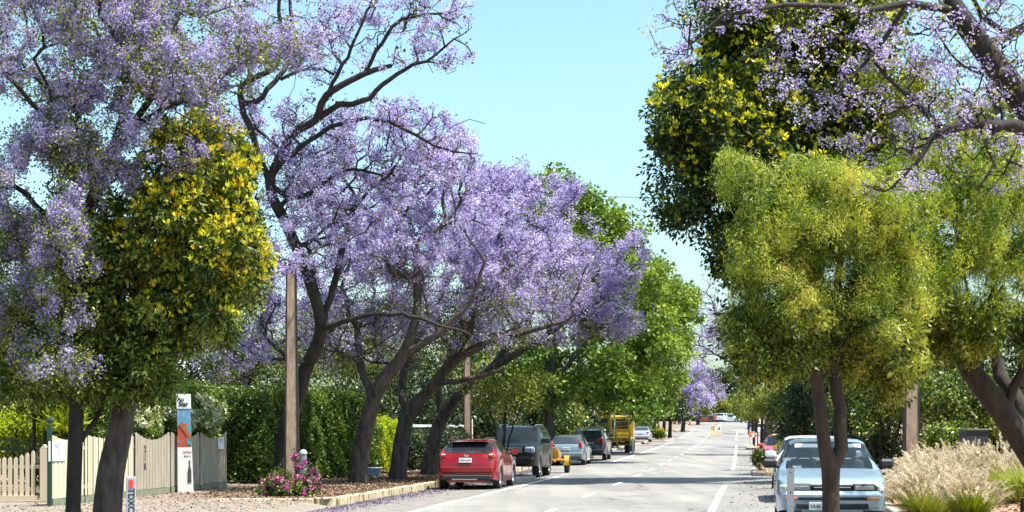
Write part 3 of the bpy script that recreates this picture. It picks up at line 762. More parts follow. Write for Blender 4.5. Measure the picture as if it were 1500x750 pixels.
def rear_fn(tl=.95, th=.30, tw=.16, plate='S395AHT', tx=None, bm=None, txz=None):
    def f(root, slab, fx, rx, hw, x0, sp):
        for s in (-1, 1):
            slab('tail_light', (rx + .10, s * (hw * .88 - tw / 2), tl), (.14, tw, th), M_red_l, bev=.04, rot=Matrix.Rotation(s * .3, 3, 'Z'))
            if sp.get('rails'): MB().tube([(x0 - 1.6, s * hw * .66, sp['H'] - .03), (x0 - 1.8, s * hw * .66, sp['H'] + .03), (rx + .7, s * hw * .66, sp['H'] + .02), (rx + .5, s * hw * .66, sp['H'] - .04)], .016, 5).build('roof_rail', M_black, root)
        slab('bumper', (rx + .04, 0, .52), (.16, hw * 1.82, .26), bm or sp['paint'], bev=.06)
        slab('lower_valance', (rx + .03, 0, .34), (.14, hw * 1.6, .12), M_black, bev=.04)
        pl = slab('number_plate', (rx + .0, 0, sp.get('pz', .80)), (.03, .37, .13), M_plate, bev=.004)
        text_mesh('plate_text', plate, .085, M_ink, pl, (rx - .018, 0, sp.get('pz', .80)), (math.pi / 2, 0, -math.pi / 2))
    return f
wagon = dict(L=4.4, W=1.76, H=1.47, wb=2.6, fo=.85, r=.31, paint=PS, cowl=1.1, wt=1.85, rt=3.95, rb=4.25, nr=.6,
    top=[(0, .55), (.1, .74), (1.1, .98), (1.5, 1.24), (1.85, 1.42), (2.5, 1.47), (3.6, 1.44), (3.95, 1.37), (4.1, 1.2), (4.25, 1.02), (4.32, .96), (4.4, .7)],
    belt=[(0, .5), (.1, .68), (1.1, .90), (4.2, 1.0), (4.4, .62)], pil=[2.4, 3.3], doors=[1.5, 2.45, 3.3], handles=[2.3, 3.2], fn=rear_fn(.96, .34, .17), rails=True)
suv = dict(wagon, L=4.6, W=1.86, H=1.74, wb=2.65, fo=.9, r=.36, sill=.34, paint=PD, tw=.24, rt=4.2, rb=4.45,
    top=[(0, .70), (.1, .95), (1.1, 1.16), (1.5, 1.45), (1.85, 1.66), (2.5, 1.74), (3.9, 1.71), (4.2, 1.64), (4.35, 1.4), (4.45, 1.2), (4.52, 1.1), (4.6, .8)],
    belt=[(0, .66), (.1, .88), (1.1, 1.08), (4.4, 1.17), (4.6, .75)], fn=rear_fn(1.08, .30, .22, 'S058AQP'), pz=.92)
sedan = dict(L=4.65, W=1.80, H=1.45, wb=2.72, fo=.9, r=.32, paint=PS2, cowl=1.2, wt=2.0, rt=3.35, rb=4.0, nr=.6,
    top=[(0, .55), (.1, .74), (1.2, .98), (1.6, 1.22), (2.0, 1.40), (2.5, 1.45), (3.0, 1.44), (3.35, 1.38), (3.7, 1.2), (4.0, 1.08), (4.5, 1.05), (4.6, .95), (4.65, .7)],
    belt=[(0, .5), (.1, .68), (1.2, .90), (4.0, 1.0), (4.5, .97), (4.65, .62)], pil=[2.55, 3.35], doors=[1.6, 2.6, 3.4], handles=[2.45, 3.3], fn=rear_fn(.93, .14, .36, 'S913AVC'))
def fn_front(root, slab, fx, rx, hw, x0, sp):
    for s in (-1, 1):
        slab('headlight', (fx - .12, s * .62, .68), (.16, .32, .14), M_lens, bev=.05, rot=Matrix.Rotation(-s * .35, 3, 'Z'))
    slab('grille', (fx - .02, 0, .66), (.06, .62, .10), M_black, bev=.03)
    slab('bumper', (fx - .02, 0, .44), (.14, hw * 1.75, .26), sp['paint'], bev=.06)
    pl = slab('number_plate', (fx + .055, 0, .44), (.012, .37, .13), M_plate, bev=.004)

car('parked_sedan', 'pale blue sedan facing us behind the twin-trunk tree, tree shadows on its bonnet', 'car', sedan90, off(1219, 26.3), 26.3, -1)
car('parked_hatchback', 'shiny red hatchback parked at the left kerb with its back to us', 'car', hatch, off(683, 49.4), 49.4, 1)
car('parked_offroader', 'big black off-road wagon facing us, parked beyond the red hatchback', 'car', lc, off(748, 60.8), 60.8, -1)
car('parked_wagon', 'silver blue station wagon parked just beyond the small yellow machine', 'car', wagon, off(829, 81), 81, 1)
car('parked_suv', 'dark charcoal SUV parked between the silver blue wagon and the yellow truck', 'car', suv, off(862, 92), 92, 1)
car('parked_sedan', 'silver grey sedan parked alone beyond the yellow truck', 'car', sedan, off(938, 158), 158, 1)
wsd = dict(sedan, paint=PW, fn=fn_front, mirror=PW)
car('parked_sedan', 'white car hidden behind the pale blue sedan, only its edge and mirror showing', 'car', dict(sedan90, paint=PW, mirror=PW, fn=fn_front, wmat=M_glassb, gmat=M_glass), 5.5, 36.2, -1)
rsd = dict(wagon, paint=PR2, fn=fn_front, mirror=PR2, rails=False)
car('parked_hatchback', 'small bright red car facing us behind the pink flowering bush', 'car', rsd, off(1146, 78), 78, -1)
car('parked_sedan', 'white car parked far along the right kerb, behind the thin trunks', 'car', dict(wagon, paint=PW, fn=fn_front, rails=False), off(1117, 208), 208, -1)
car('parked_sedan', 'dark blue car parked farthest along the right kerb', 'car', dict(wagon, paint=PDB, fn=fn_front, rails=False), off(1103, 262), 262, -1)
# cars across the end of the road
for px_, Y_, sp_, f_, yw, lb, nm in (
    (1039, 336, dict(sedan, paint=PR2), 1, .7, 'red car at the far end of the road, leftmost of the row', 'car_red'),
    (1047, 331, dict(suv, paint=PM), 1, .25, 'dark maroon car at the far end of the road, right of the red one', 'car_maroon'),
    (1056, 338, dict(wagon, paint=PW), 1, .2, 'low white car in the far row, right of the maroon one', 'car_white'),
    (1063, 330, dict(suv, paint=PW), 1, -.5, 'tall white SUV in the far row, with dark rear glass', 'suv_white')):
    sp_['fn'] = None if False else sp_.get('fn')
    car('distant_car', lb, 'car', sp_, off(px_, Y_), Y_, f_, 'cars at the far end of the road', yaw=yw, detail=False)
def fn_ute(root, slab, fx, rx, hw, x0, sp):
    fn_front(root, slab, fx, rx, hw, x0, sp)
    MB().box((rx + .85, 0, 1.13), (1.7, 1.7, .05)).box((rx + .85, .84, 1.2), (1.7, .04, .2)).box((rx + .85, -.84, 1.2), (1.7, .04, .2)).build('tray_sides', PW, root)
ute = dict(sedan, L=5.1, W=1.85, H=1.62, paint=PW, r=.36, wb=3.0, cowl=1.3, wt=1.9, rt=3.0, rb=3.2,
    top=[(0, .65), (.1, .9), (1.3, 1.1), (1.9, 1.58), (2.4, 1.62), (3.0, 1.55), (3.2, 1.12), (5.0, 1.08), (5.1, .8)], belt=[(0, .6), (.1, .85), (1.3, 1.02), (5.0, 1.05), (5.1, .75)], pil=[], sg1=3.0, doors=[1.6, 2.9], handles=[2.7], fn=fn_ute)
car('distant_ute', 'white pickup at the far end of the road, rightmost of the row', 'pickup', ute, off(1073, 328), 328, -1, 'cars at the far end of the road', yaw=.95, detail=False)

# yellow tilt-tray truck
M_yp = mat('yellow_machine_paint', (.46, .30, .02), .4, coat=.6, noise=.35, nscale=3)
M_or = mat('orange_machine_paint', (.60, .22, .02), .45, coat=.5, noise=.3, nscale=4)
M_steel = mat('worn_steel', (.30, .30, .29), .5, metal=.6, noise=.4)
tY = 114.0; to_ = off(897, tY); tb = P(to_, tY); ang = math.atan2(.135, 1)
tr = thing('yellow_truck', 'yellow truck with its loading ramp folded up at the back, seen from behind', 'truck', tb, -ang)
MB().box((0, 2.6, 1.0), (2.3, 5.2, .22), None, .03).box((-.45, 3, .78), (.12, 6, .22)).box((.45, 3, .78), (.12, 6, .22)).build('tray', M_yp, tr)
MB().prism([(5.4, .55), (7.4, .55), (7.4, 1.5), (7.1, 2.5), (5.5, 2.6), (5.4, 2.5)], 'x', -1.05, 1.05).build('cab', M_yp, tr)
MB().box((0, 5.385, 2.0), (1.5, .02, .7), None, 0).build('cab_window', M_glass, tr)
MB().box((-.62, .55, 1.95), (1.0, .9, 1.8), None, .04).build('tool_locker', M_yp, tr)
MB().box((-.62, .085, 2.15), (.56, .03, .42), None, .01).box((-.62, .085, 1.62), (.5, .03, .34), None, .01).build('locker_opening', M_black, tr)
rmp = MB()
for s in (.08, .98):
    rmp.tube([(s + .28, -.15, .55), (s, .55, 2.3), (s - .16, .9, 3.15)], .07, 4)
for k in range(9):
    t = k / 8; c = Vector((.53 + .26 * (1 - t) - .14 * t, -.12 + 1.0 * t, .6 + 2.45 * t)); rmp.box(c, (.9, .05, .06))
rmp.build('ramp', M_yp, tr)
MB().cyl((.18, .2, .9), (.10, .45, 2.7), .05, n=8).build('hydraulic_ram', M_chrome, tr, True)
MB().box((0, -.03, .95), (2.2, .08, .26), None, .02).build('rear_beam', M_yp, tr)
MB().box((0, -.0, .66), (1.9, .06, .22), None, .02).build('bumper', M_black, tr)
pl = MB().box((-.6, -.05, .66), (.37, .01, .13)).build('number_plate', M_plate, tr)
for s in (-1, 1): MB().box((s * .85, -.085, .93), (.3, .03, .12), None, .02).build('tail_light', M_red_l, tr)
for yy in (1.3, 6.4):
    for s in (-1, 1):
        mb = MB(); mb.lathe_y([(.25, -.15), (.45, -.16), (.48, -.1), (.48, .1), (.45, .16), (.25, .15)], 24)
        wo = mb.build('wheel', M_tyre, tr, True); wo.location = (s * .92, yy, .48); wo.rotation_euler = (0, 0, math.pi / 2)
        MB().lathe_y([(.25, .1), (.24, -.1), (.001, -.05)], 18).build('rim', M_rim, wo, True)

# yellow tow-behind machine
mY = 67.3; mo = off(814, mY); mbs = P(mo, mY)
tm = thing('tow_behind_machine', 'small orange yellow tow-behind machine on two wheels, parked behind the black off-road wagon', 'trailer', mbs, -math.atan2(.14, 1))
MB().box((0, .5, .52), (.72, 1.1, .08), None, .02).cyl((0, -.1, .5), (0, -.55, .46), .03).build('chassis', M_or, tm)
MB().prism([(-.35, .56), (.1, .56), (.14, .78), (.0, .95), (-.3, .92), (-.38, .75)], 'y', .05, .9).build('engine_housing', M_yp, tm, True)
MB().cyl((-.24, .1, .72), (-.24, .9, .72), .17, n=18).build('tank', M_or, tm, True)
MB().tube([(-.35, .02, .6), (-.3, .0, .98), (.05, .0, 1.02), (.12, .0, .7)], .025, 8).build('guard_rail', M_or, tm, True)
MB().cyl((-.1, .3, .92), (-.1, .3, 1.12), .03, n=10).build('exhaust_pipe', M_black, tm, True)
for s in (-1, 1):
    mb = MB(); mb.lathe_y([(.16, -.08), (.27, -.09), (.30, -.05), (.30, .05), (.27, .09), (.16, .08)], 24)
    wo = mb.build('wheel', M_tyre, tm, True); wo.location = (s * .40, .45, .30); wo.rotation_euler = (0, 0, math.pi / 2)
    MB().lathe_y([(.16, .05), (.15, -.05), (.001, -.04)], 16).build('rim', M_yp, wo, True)
    g_ = MB()
    for k in range(8):
        a0 = math.pi * k / 8; a1 = math.pi * (k + 1) / 8; c0 = Vector((s * .40, .45 + .37 * math.cos((a0 + a1) / 2), .32 + .37 * math.sin((a0 + a1) / 2)))
        g_.box(c0, (.22, .155, .02), Matrix.Rotation((a0 + a1) / 2 + math.pi / 2, 3, 'X'))
    g_.build('mudguard', M_yp, tm)
for s in (-1, 1): MB().cyl((s * .3, .02, .62), (s * .3, -.02, .62), .05, n=12).build('tail_light', M_red_l, tm)

# ================================================================== FENCES, WALLS, POSTS
M_cream = mat('cream_fence_paint', (.66, .54, .38), .8, noise=.15, nscale=3, stretch=(4, 4, .5))
M_paling = mat('weathered_paling', (.45, .40, .31), .85, col2=(.24, .205, .16), nscale=3, lo=.3, hi=.65, stretch=(7, 7, .5), bump=.3)
M_palel = mat('cream_paling', (.68, .62, .44), .85, col2=(.55, .50, .35), nscale=3, stretch=(7, 7, .5))
M_plinth = mat('plinth_board', (.22, .25, .17), .9, noise=.4)
M_green = mat('dark_green_paint', (.012, .05, .04), .4)
M_white = mat('white_gloss', (.78, .78, .77), .5, noise=.06)
OFN = -10.5
fn = thing('paling_fence', 'tall beige paling fence with scooped panel tops behind the big dark trunk', 'fence', P(OFN, 42))
fb = P(OFN, 42)
def fence_pos(px): 
    Y = Yat(px, OFN); return Y
def paling_panel(pxa, pxb, m, gap, nm, dip=.21, ztop=1.56, thin=False, step=.098):
    Ya, Yb = fence_pos(pxa), fence_pos(pxb); mb = MB(); n = max(3, int((Yb - Ya) / step)); rng = random.Random(int(pxa))
    A = P(OFN, Ya); B = P(OFN, Yb); d = B - A; an = math.atan2(d.y, d.x); R = Matrix.Rotation(an, 3, 'Z')
    for i in range(n):
        t = (i + .5) / n; c = A + d * t; h = ztop - dip * math.sin(math.pi * t) ** .8 + rng.uniform(-.006, .006)
        mb.box((c.x - fb.x + (i % 2) * .008, c.y - fb.y, .16 + (h - .16) / 2 + c.z - fb.z), (d.length / n * gap, .018, h - .16), R)
    o_ = mb.build(nm, m, fn)
    ln = MB()
    for zz in (.35, 1.2): ln.box(((A + B) / 2 - fb) + Vector((-.035, 0, zz)), (d.length * .99, .04, .08), R)
    ln.build('rail', m, fn)
    pb = MB(); pb.box(((A + B) / 2 - fb) + Vector((.012, 0, .075)), (d.length, .03, .15), R); pb.build('plinth', M_plinth, fn)
    for q in (A, B):
        pass
    return A, B
paling_panel(76, 121, M_palel, .97, 'panel', .12, 1.50)
paling_panel(198, 247.5, M_paling, .985, 'panel')
paling_panel(250.5, 291, M_paling, .985, 'panel')
paling_panel(293.5, 331, M_paling, .985, 'panel')
gt_ = paling_panel(124, 194, M_palel, .62, 'gate', .10, 1.50, step=.15)
for pxp in (122.5, 196, 249, 292.2, 332):
    q = P(OFN, fence_pos(pxp)) - fb; MB().box((q.x - .06, q.y, .72 + q.z), (.10, .10, 1.44), None, .01).build('post', M_paling if pxp > 190 else M_green, fn)
# house number on the fence
Yn = fence_pos(211); q = P(OFN, Yn) - fb; an = math.atan2(P(OFN, Yn + 1).x - P(OFN, Yn).x, 1)
for k, ch in enumerate('218'): text_mesh('house_number', ch, .22, M_ink, fn, (q.x + .03, q.y, 1.13 - .21 * k + q.z), (math.pi / 2, 0, math.pi / 2 - an), bold=.006)
def notice(px, Y, zc, wdt, h, label, lines):
    b_ = P(OFN, Y); an_ = math.atan2(P(OFN, Y + 1).x - P(OFN, Y).x, 1)
    t_ = thing('notice', label, 'sign', b_ + Vector((.03, 0, zc)), -an_, 'white notices on the paling fence')
    MB().box((0, 0, 0), (.008, wdt, h), None, .002).build('board', M_white, t_)
    for (s, sz, z) in lines: text_mesh('lettering', s, sz, mat('blue_ink', (.05, .10, .35), .6), t_, (.006, 0, z), (math.pi / 2, 0, math.pi / 2), .0008)
notice(82, fence_pos(82), 1.15, .9, .42, 'white notice on the cream end panel of the fence, beside the green post', [('NO', .16, .1), ('17', .2, -.1)])
notice(322, fence_pos(322), 1.22, .5, .33, 'white notice on the far end of the paling fence, right of the painted post', [('CRT', .14, .07)])
tp = P(OFN, fence_pos(73)); t_ = thing('gate_post', 'dark green metal post with ball top beside the cream end panel', 'post', tp)
MB().box((0, 0, .85), (.09, .09, 1.7), None, .01).build('shaft', M_green, t_)
me_ = MB(); me_.lathe_y([(.001, -.07), (.05, -.05), (.07, 0), (.05, .05), (.001, .07)], 14); bb_ = me_.build('ball_finial', M_green, t_, True); bb_.location = (0, 0, 1.8)

# low cream picket fence
Yp = 37.8; A = PX(-40, 735, Yp); A.z = gz(-12, Yp); pk = thing('picket_fence', 'low cream picket fence with pointed tops at the left edge', 'fence', A)
x1 = PX(57, 0, Yp).x - A.x; n = int(x1 / .128); mb = MB()
for i in range(n):
    xx = .06 + i * .128; h = 1.0 + (.14 * max(0, (i - (n - 4)) / 3.0) if i > n - 4 else 0)
    mb.prism([(xx - .042, .12), (xx + .042, .12), (xx + .042, h - .05), (xx, h), (xx - .042, h - .05)], 'y', -.012, .012)
mb.build('pickets', M_cream, pk)
MB().box((x1 / 2, .035, .78), (x1, .04, .08)).box((x1 / 2, .035, .28), (x1, .04, .08)).build('rail', M_cream, pk)
MB().box((x1 / 2, -.03, .09), (x1, .05, .10)).build('plinth', M_cream, pk)
pb = MB(); pb.box((x1 + .13, 0, .59), (.18, .18, 1.18), None, .01).prism([(x1 + .04, 1.18), (x1 + .22, 1.18), (x1 + .13, 1.27)], 'y', -.09, .09); pb.build('post', M_cream, pk)
# iron fence behind
Yi = 41.5; A = PX(-40, 0, Yi); A.z = gz(-12, Yi); ir = thing('iron_fence', 'dark green iron fence panel behind the low picket fence', 'fence', A)
xl = PX(70, 0, Yi).x - A.x; mb = MB(); mb2 = MB()
for z in (1.35, 1.1, .3): mb.cyl((0, 0, z), (xl, 0, z), .018, n=6)
mb.build('rails', M_green, ir)
for i in range(int(xl / .11)): mb2.cyl((i * .11, 0, .1), (i * .11, 0, 1.32), .007, n=5)
for i in range(int(xl / .22)): mb2.tube([(i * .22 + .11 + .09 * math.cos(a), 0, 1.22 + .09 * math.sin(a)) for a in np.linspace(0, 2 * math.pi, 11)], .008, 4)
mb2.build('bars', M_green, ir)
MB().box((xl, 0, .75), (.06, .06, 1.5)).build('post', M_green, ir)

# painted post (totem)
Yt = 43.3; tt = thing('painted_post', 'tall painted post, white with a blue and red picture, in front of the fence', 'sign', P(off(272, Yt), Yt), .1)
def taper_box(z0, z1, w0, w1, dp, lean=0): 
    return MB().add([(-w0 / 2 + lean * z0, -dp, z0), (w0 / 2 + lean * z0, -dp, z0), (w0 / 2 + lean * z0, dp, z0), (-w0 / 2 + lean * z0, dp, z0), (-w1 / 2 + lean * z1, -dp, z1), (w1 / 2 + lean * z1, -dp, z1), (w1 / 2 + lean * z1, dp, z1), (-w1 / 2 + lean * z1, dp, z1)],
        [(0, 3, 2, 1), (4, 5, 6, 7), (0, 1, 5, 4), (1, 2, 6, 5), (2, 3, 7, 6), (3, 0, 4, 7)])
lean = -.022
taper_box(0, 1.15, .38, .34, .09, lean).build('white_base', M_white, tt)
taper_box(1.15, 1.75, .34, .31, .09, lean).build('red_band', mat('red_mural', (.42, .07, .04), .6, col2=(.15, .35, .42), nscale=4, lo=.42, hi=.5), tt)
taper_box(1.75, 2.13, .31, .31, .09, lean).build('blue_band', mat('blue_mural', (.10, .27, .45), .6, col2=(.45, .55, .62), nscale=4, lo=.35, hi=.5, stretch=(3, 3, .5)), tt)
taper_box(2.13, 2.50, .34, .34, .10, lean).build('white_cap', M_white, tt)
cap_x = lean * 2.3
text_mesh('lettering', 'Au', .15, M_ink, tt, (cap_x - .07, -.104, 2.36), (math.pi / 2, 0, 0), bold=.004)
text_mesh('lettering', 'Star', .17, M_ink, tt, (cap_x + .0, -.104, 2.24), (math.pi / 2, 0, 0), bold=.006, sx=.85)
bk = MB(); bk.box((.10, -.093, 1.47), (.10, .01, .5)); bk.build('teal_stripe', mat('teal_mural', (.05, .33, .38), .6), tt)
bk = MB(); bk.prism([(-.16, 1.72), (.15, 1.30), (.15, 1.45), (-.08, 1.80)], 'y', -.104, -.0935); bk.build('diagonal_stroke', mat('rust_mural', (.38, .10, .05), .6), tt)
bk = MB(); bk.prism([(.06, .25), (.15, .25), (.15, .55), (.12, .68), (.12, .82), (.09, .82), (.09, .68), (.06, .55)], 'y', -.1, -.0925); bk.build('bottle_picture', mat('dark_bottle_print', (.05, .07, .06), .5), tt)
text_mesh('lettering', 'OPEN', .085, mat('red_ink', (.4, .05, .05), .6), tt, (.04, -.094, 1.02), (math.pi / 2, 0, 0), .001)
text_mesh('lettering', 'BIN 4', .07, M_ink, tt, (.05, -.094, .92), (math.pi / 2, 0, 0), .001)

# guide post left, with red reflector
Yg = 25.6; gp = thing('guide_post', 'grey guide post with a red reflector and black letters, by the big trunk', 'post', Vector(((192 - 750) / F * Yg, Yg, Zc(Yg) - .02)), .12)
MB().box((0, 0, .5), (.145, .035, 1.0), None, .008).build('shaft', mat('grey_post_paint', (.42, .43, .47), .6, noise=.15), gp)
MB().box((0, -.022, .895), (.065, .01, .125), None, .003).build('reflector', mat('red_reflector', (.80, .04, .01), .25, coat=1), gp)
text_mesh('lettering', 'TDXCG', .135, M_ink, gp, (0, -.020, .60), (math.pi / 2, math.pi / 2, 0), .001, bold=.003, sx=.95)
# white post right
Yg = 22.6; gp = thing('guide_post', 'plain white guide post in front of the pale blue sedan', 'post', Vector(((1158 - 750) / F * Yg, Yg, gz(5, Yg) + .05)), -.1)
MB().box((0, 0, .48), (.095, .03, 1.0), None, .006).build('shaft', mat('off_white_post', (.55, .57, .60), .6, noise=.15, nscale=4), gp)
for z in (.92, .66): MB().cyl((0, -.012, z), (0, -.018, z), .010, n=10).build('bolt', M_ink, gp)
# round topped bollard
Yb = 42.2; bl = thing('pipe_bollard', 'round topped grey green pipe bollard behind the magenta flowers', 'bollard', P(off(445, Yb), Yb))
mb = MB(); mb.cyl((0, 0, 0), (-.01, 0, 1.0), .085, .085, n=20).build('shaft', mat('galvanised', (.30, .36, .36), .5, metal=.3, noise=.4, nscale=4, stretch=(3, 3, .5)), bl, True)
mb = MB(); pr = [(.10 * math.cos(a), .11 * math.sin(a)) for a in np.linspace(0, math.pi / 2, 7)]; mb.lathe_y([(r_, y_) for r_, y_ in pr] + [(.001, .11)], 20)
c_ = mb.build('cap', mat('grey_cap', (.45, .47, .45), .5, noise=.2), bl, True); c_.rotation_euler = (math.pi / 2, 0, 0); c_.location = (-.01, 0, 1.0)

# stobie poles
M_pc = mat('pole_concrete', (.46, .33, .23), .9, col2=(.25, .17, .12), nscale=4, stretch=(3, 3, .6), bump=.25, bscale=40)
M_ps = mat('pole_steel', (.05, .04, .04), .6, metal=.5, noise=.3)
def pole(px0, o_, Y, wdt, label, h=12.0, lean=0.0, arms=True):
    b_ = P(o_, Y); t_ = thing('power_pole', label, 'power pole', b_, math.radians(2), 'concrete and steel power poles')
    k = .62
    def tb(x0a, x1a, x0b, x1b, d): return MB().add([(x0a, -d, -.1), (x1a, -d, -.1), (x1a, d, -.1), (x0a, d, -.1), (x0b + lean * h, -d * k, h), (x1b + lean * h, -d * k, h), (x1b + lean * h, d * k, h), (x0b + lean * h, d * k, h)],
        [(0, 3, 2, 1), (4, 5, 6, 7), (0, 1, 5, 4), (1, 2, 6, 5), (2, 3, 7, 6), (3, 0, 4, 7)])
    hw_ = wdt / 2
    tb(-hw_, hw_, -hw_ * k, hw_ * k, .10).build('concrete_core', M_pc, t_)
    tb(-hw_ - .045, -hw_, -hw_ * k - .04, -hw_ * k, .115).build('steel_channel', M_ps, t_)
    tb(hw_, hw_ + .045, hw_ * k, hw_ * k + .04, .115).build('steel_channel', M_ps, t_)
    if not arms: return t_, b_
    MB().box((lean * h, -.14, h - .5), (2.2, .08, .1)).build('cross_arm', M_ps, t_)
    for s in (-1, -.45, .45, 1): MB().cyl((s + lean * h, -.14, h - .45), (s + lean * h, -.14, h - .28), .05, .03, n=10).build('insulator', M_white, t_)
    return t_, b_
pole(428, off(428, 43), 43, .29, 'concrete power pole beside the pipe bollard and magenta flowers', h=5.7, lean=-.004, arms=False)
pole(685, off(685, 72), 72, .27, 'concrete power pole standing behind the red hatchback')
pole(1335, off(1335, 40), 40, .31, 'concrete power pole rising behind the pale plumed grass', h=7.2, arms=False)
pole(1250, 8.6, 72, .3, 'concrete power pole mostly hidden behind the twin-trunk tree on the right')
for k, (z, lb) in enumerate(((11.75, 'upper thin cable crossing the road between two power poles'), (10.6, 'lower thin cable crossing the road between two power poles'))):
    a = P(off(685, 72), 72); b = P(8.6, 72); a.z = z + .1; b.z = z + .0; pts = []
    for i in range(25):
        t = i / 24; p = a.lerp(b, t); p.z -= .25 * 4 * t * (1 - t); pts.append(p - a)
    o_ = MB().tube(pts, .014, 4).build('cable', M_black); o_.location = a; tag(o_, lb, 'cable', 'cables over the road')

# the row behind: gate, wooden post, blue tub, white rail fence
def simple(name, label, cat, loc, mbs, rz=0, group=None):
    t_ = thing(name, label, cat, loc, rz, group)
    for nm, mb, m in mbs: mb.build(nm, m, t_)
    return t_
Yq = 64.0; bq = P(off(516, Yq), Yq)
mb = MB()
for i in range(16): mb.box((0, 0, .15 + i * .115), (.95, .03, .085))
simple('slatted_gate', 'grey slatted gate between the tall hedge and the leaning trunk', 'gate', bq, [('slats', mb, mat('grey_slats', (.30, .30, .30), .7)), ('frame', MB().box((-.5, 0, 1.0), (.06, .06, 2.0)).box((.5, 0, 1.0), (.06, .06, 2.0)).box((0, 0, 2.03), (1.06, .06, .06)), M_plate)])
Yq = 62.0; simple('wooden_post', 'thin pale wooden post beside the lime green hedge', 'post', P(off(541, Yq), Yq), [('shaft', MB().box((0, 0, .9), (.12, .12, 1.8), None, .01), mat('pale_timber', (.52, .36, .24), .8, noise=.2)), ('cap', MB().box((0, 0, 1.83), (.16, .16, .05), None, .01), mat('dark_timber', (.15, .08, .05), .8))])
Yq = 58.5; simple('blue_tub', 'low blue plastic tub on the verge behind the leaning trunk', 'tub', P(off(529, Yq), Yq), [('shell', MB().add([(-.62, -.2, 0), (.62, -.2, 0), (.62, .2, 0), (-.62, .2, 0), (-.68, -.25, .26), (.68, -.25, .26), (.68, .25, .26), (-.68, .25, .26)], [(0, 3, 2, 1), (4, 5, 6, 7), (0, 1, 5, 4), (1, 2, 6, 5), (2, 3, 7, 6), (3, 0, 4, 7)]), mat('blue_plastic', (.16, .30, .48), .5)), ('rim', MB().box((0, 0, .275), (1.42, .56, .03), None, .01), mat('blue_plastic_rim', (.25, .42, .62), .5))])
A = P(off(602, 68), 68); B = P(off(690, 76), 76); d = B - A; an = math.atan2(d.y, d.x)
t_ = thing('rail_fence', 'dark boarded fence with a white top rail behind the leaning trunks', 'fence', A, an); ln_ = d.length
MB().box((ln_ / 2, 0, 1.72), (ln_, .10, .10), None, .01).build('top_rail', M_white, t_)
mb = MB()
for i in range(int(ln_ / .16)): mb.box((.08 + i * .16, .03, .82), (.15, .03, 1.64))
mb.build('boards', mat('dark_boards', (.05, .045, .035), .8, noise=.3), t_)
MB().box((ln_, 0, 1.0), (.14, .14, 2.05), None, .01).build('post', mat('cream_post', (.55, .50, .38), .7), t_)
# house behind hedge
M_roof = mat('pale_roof', (.62, .62, .60), .5, noise=.1, nscale=2); M_wall = mat('house_wall', (.40, .34, .27), .9, noise=.2)
hb = P(-21, 66); t_ = thing('house', 'low house with a pale metal roof behind the tall left hedge', 'house', hb, -.12)
MB().box((0, 0, 1.55), (9, 12, 3.1)).build('wall', M_wall, t_)
MB().prism([(-5.0, 3.10), (5.0, 3.10), (0, 4.9)], 'y', -6.6, 6.6).build('roof', M_roof, t_)
MB().box((0, -6.68, 3.06), (10.1, .12, .16)).build('gutter', M_white, t_)
for xx in (-2.4, 2.4):
    wn = MB().box((xx, -6.03, 1.6), (1.5, .05, 1.2)).build('window', M_white, t_); MB().box((xx, -6.065, 1.6), (1.3, .02, 1.0)).build('pane', M_glass, wn)
hb = P(4, 372); t_ = thing('house', 'white gabled house beyond the far end of the road', 'house', hb, .2)
MB().box((0, 0, 1.6), (7, 8, 3.2)).build('wall', M_white, t_); MB().prism([(-4, 3.2), (4, 3.2), (0, 5.2)], 'y', -4.4, 4.4).build('roof', M_roof, t_)
wn = MB().box((-1.5, -4.03, 1.6), (1.4, .05, 1.2)).build('window', M_black, t_)

# bin on the right garden
Yq = 35.5; bq = PX(1425, 0, Yq); bq.z = gz(9.5, Yq)
b2 = thing('compost_bin', 'black box-shaped bin with sloping sides behind the plumed grasses', 'bin', bq, .1)
MB().add([(-.31, -.28, 0), (.27, -.28, 0), (.27, .28, 0), (-.31, .28, 0), (-.20, -.22, 1.14), (.24, -.22, 1.14), (.24, .22, 1.14), (-.20, .22, 1.14)], [(0, 3, 2, 1), (4, 5, 6, 7), (0, 1, 5, 4), (1, 2, 6, 5), (2, 3, 7, 6), (3, 0, 4, 7)]).build('body', M_black, b2)
MB().box((.02, 0, 1.17), (.50, .50, .06), None, .02).build('lid', mat('dusty_lid', (.06, .06, .055), .8), b2)
MB().box((-.1, -.29, .9), (.12, .03, .03)).build('handle', M_black, b2)
bq2 = P(10.6, 38.5); rk = MB(); 

# road works: signs, bollards, posts
M_orange = mat('safety_orange', (.85, .16, .03), .5)
Yq = 205; bq = P(off(1048.5, Yq), Yq)
rs = thing('roadworks_sign', 'pair of square roadworks signs on a low yellow stand in the middle of the road', 'sign', bq)
MB().box((0, 0, .12), (1.5, .6, .10), None, .02).box((0, 0, .25), (1.45, .08, .10)).build('stand', mat('stand_yellow', (.75, .50, .10), .6), rs)
for xx, nm, m in ((-.34, 'worker_panel', mat('panel_cream', (.80, .72, .5), .5)), (.36, 'arrow_panel', M_white)):
    p_ = MB().box((xx, 0, .86), (.62, .03, .72), None, .01).build(nm, m, rs)
    if xx < 0:
        q_ = MB(); q_.box((xx - .12, -.02, .84), (.12, .01, .46)).box((xx + .1, -.02, .84), (.14, .01, .5)).box((xx - .12, -.02, 1.12), (.09, .01, .09)).box((xx + .1, -.02, 1.14), (.09, .01, .09)); q_.build('worker_figures', mat('figure_brown', (.35, .15, .03), .6), p_)
    else:
        q_ = MB(); q_.box((xx, -.02, .84), (.44, .01, .10), Matrix.Rotation(-.8, 3, 'Y')).box((xx + .08, -.02, .74), (.28, .01, .10), Matrix.Rotation(.6, 3, 'Y')); q_.build('arrow', M_ink, p_)
MB().box((0, 0, 1.30), (.3, .02, .12)).build('flag', M_orange, rs)
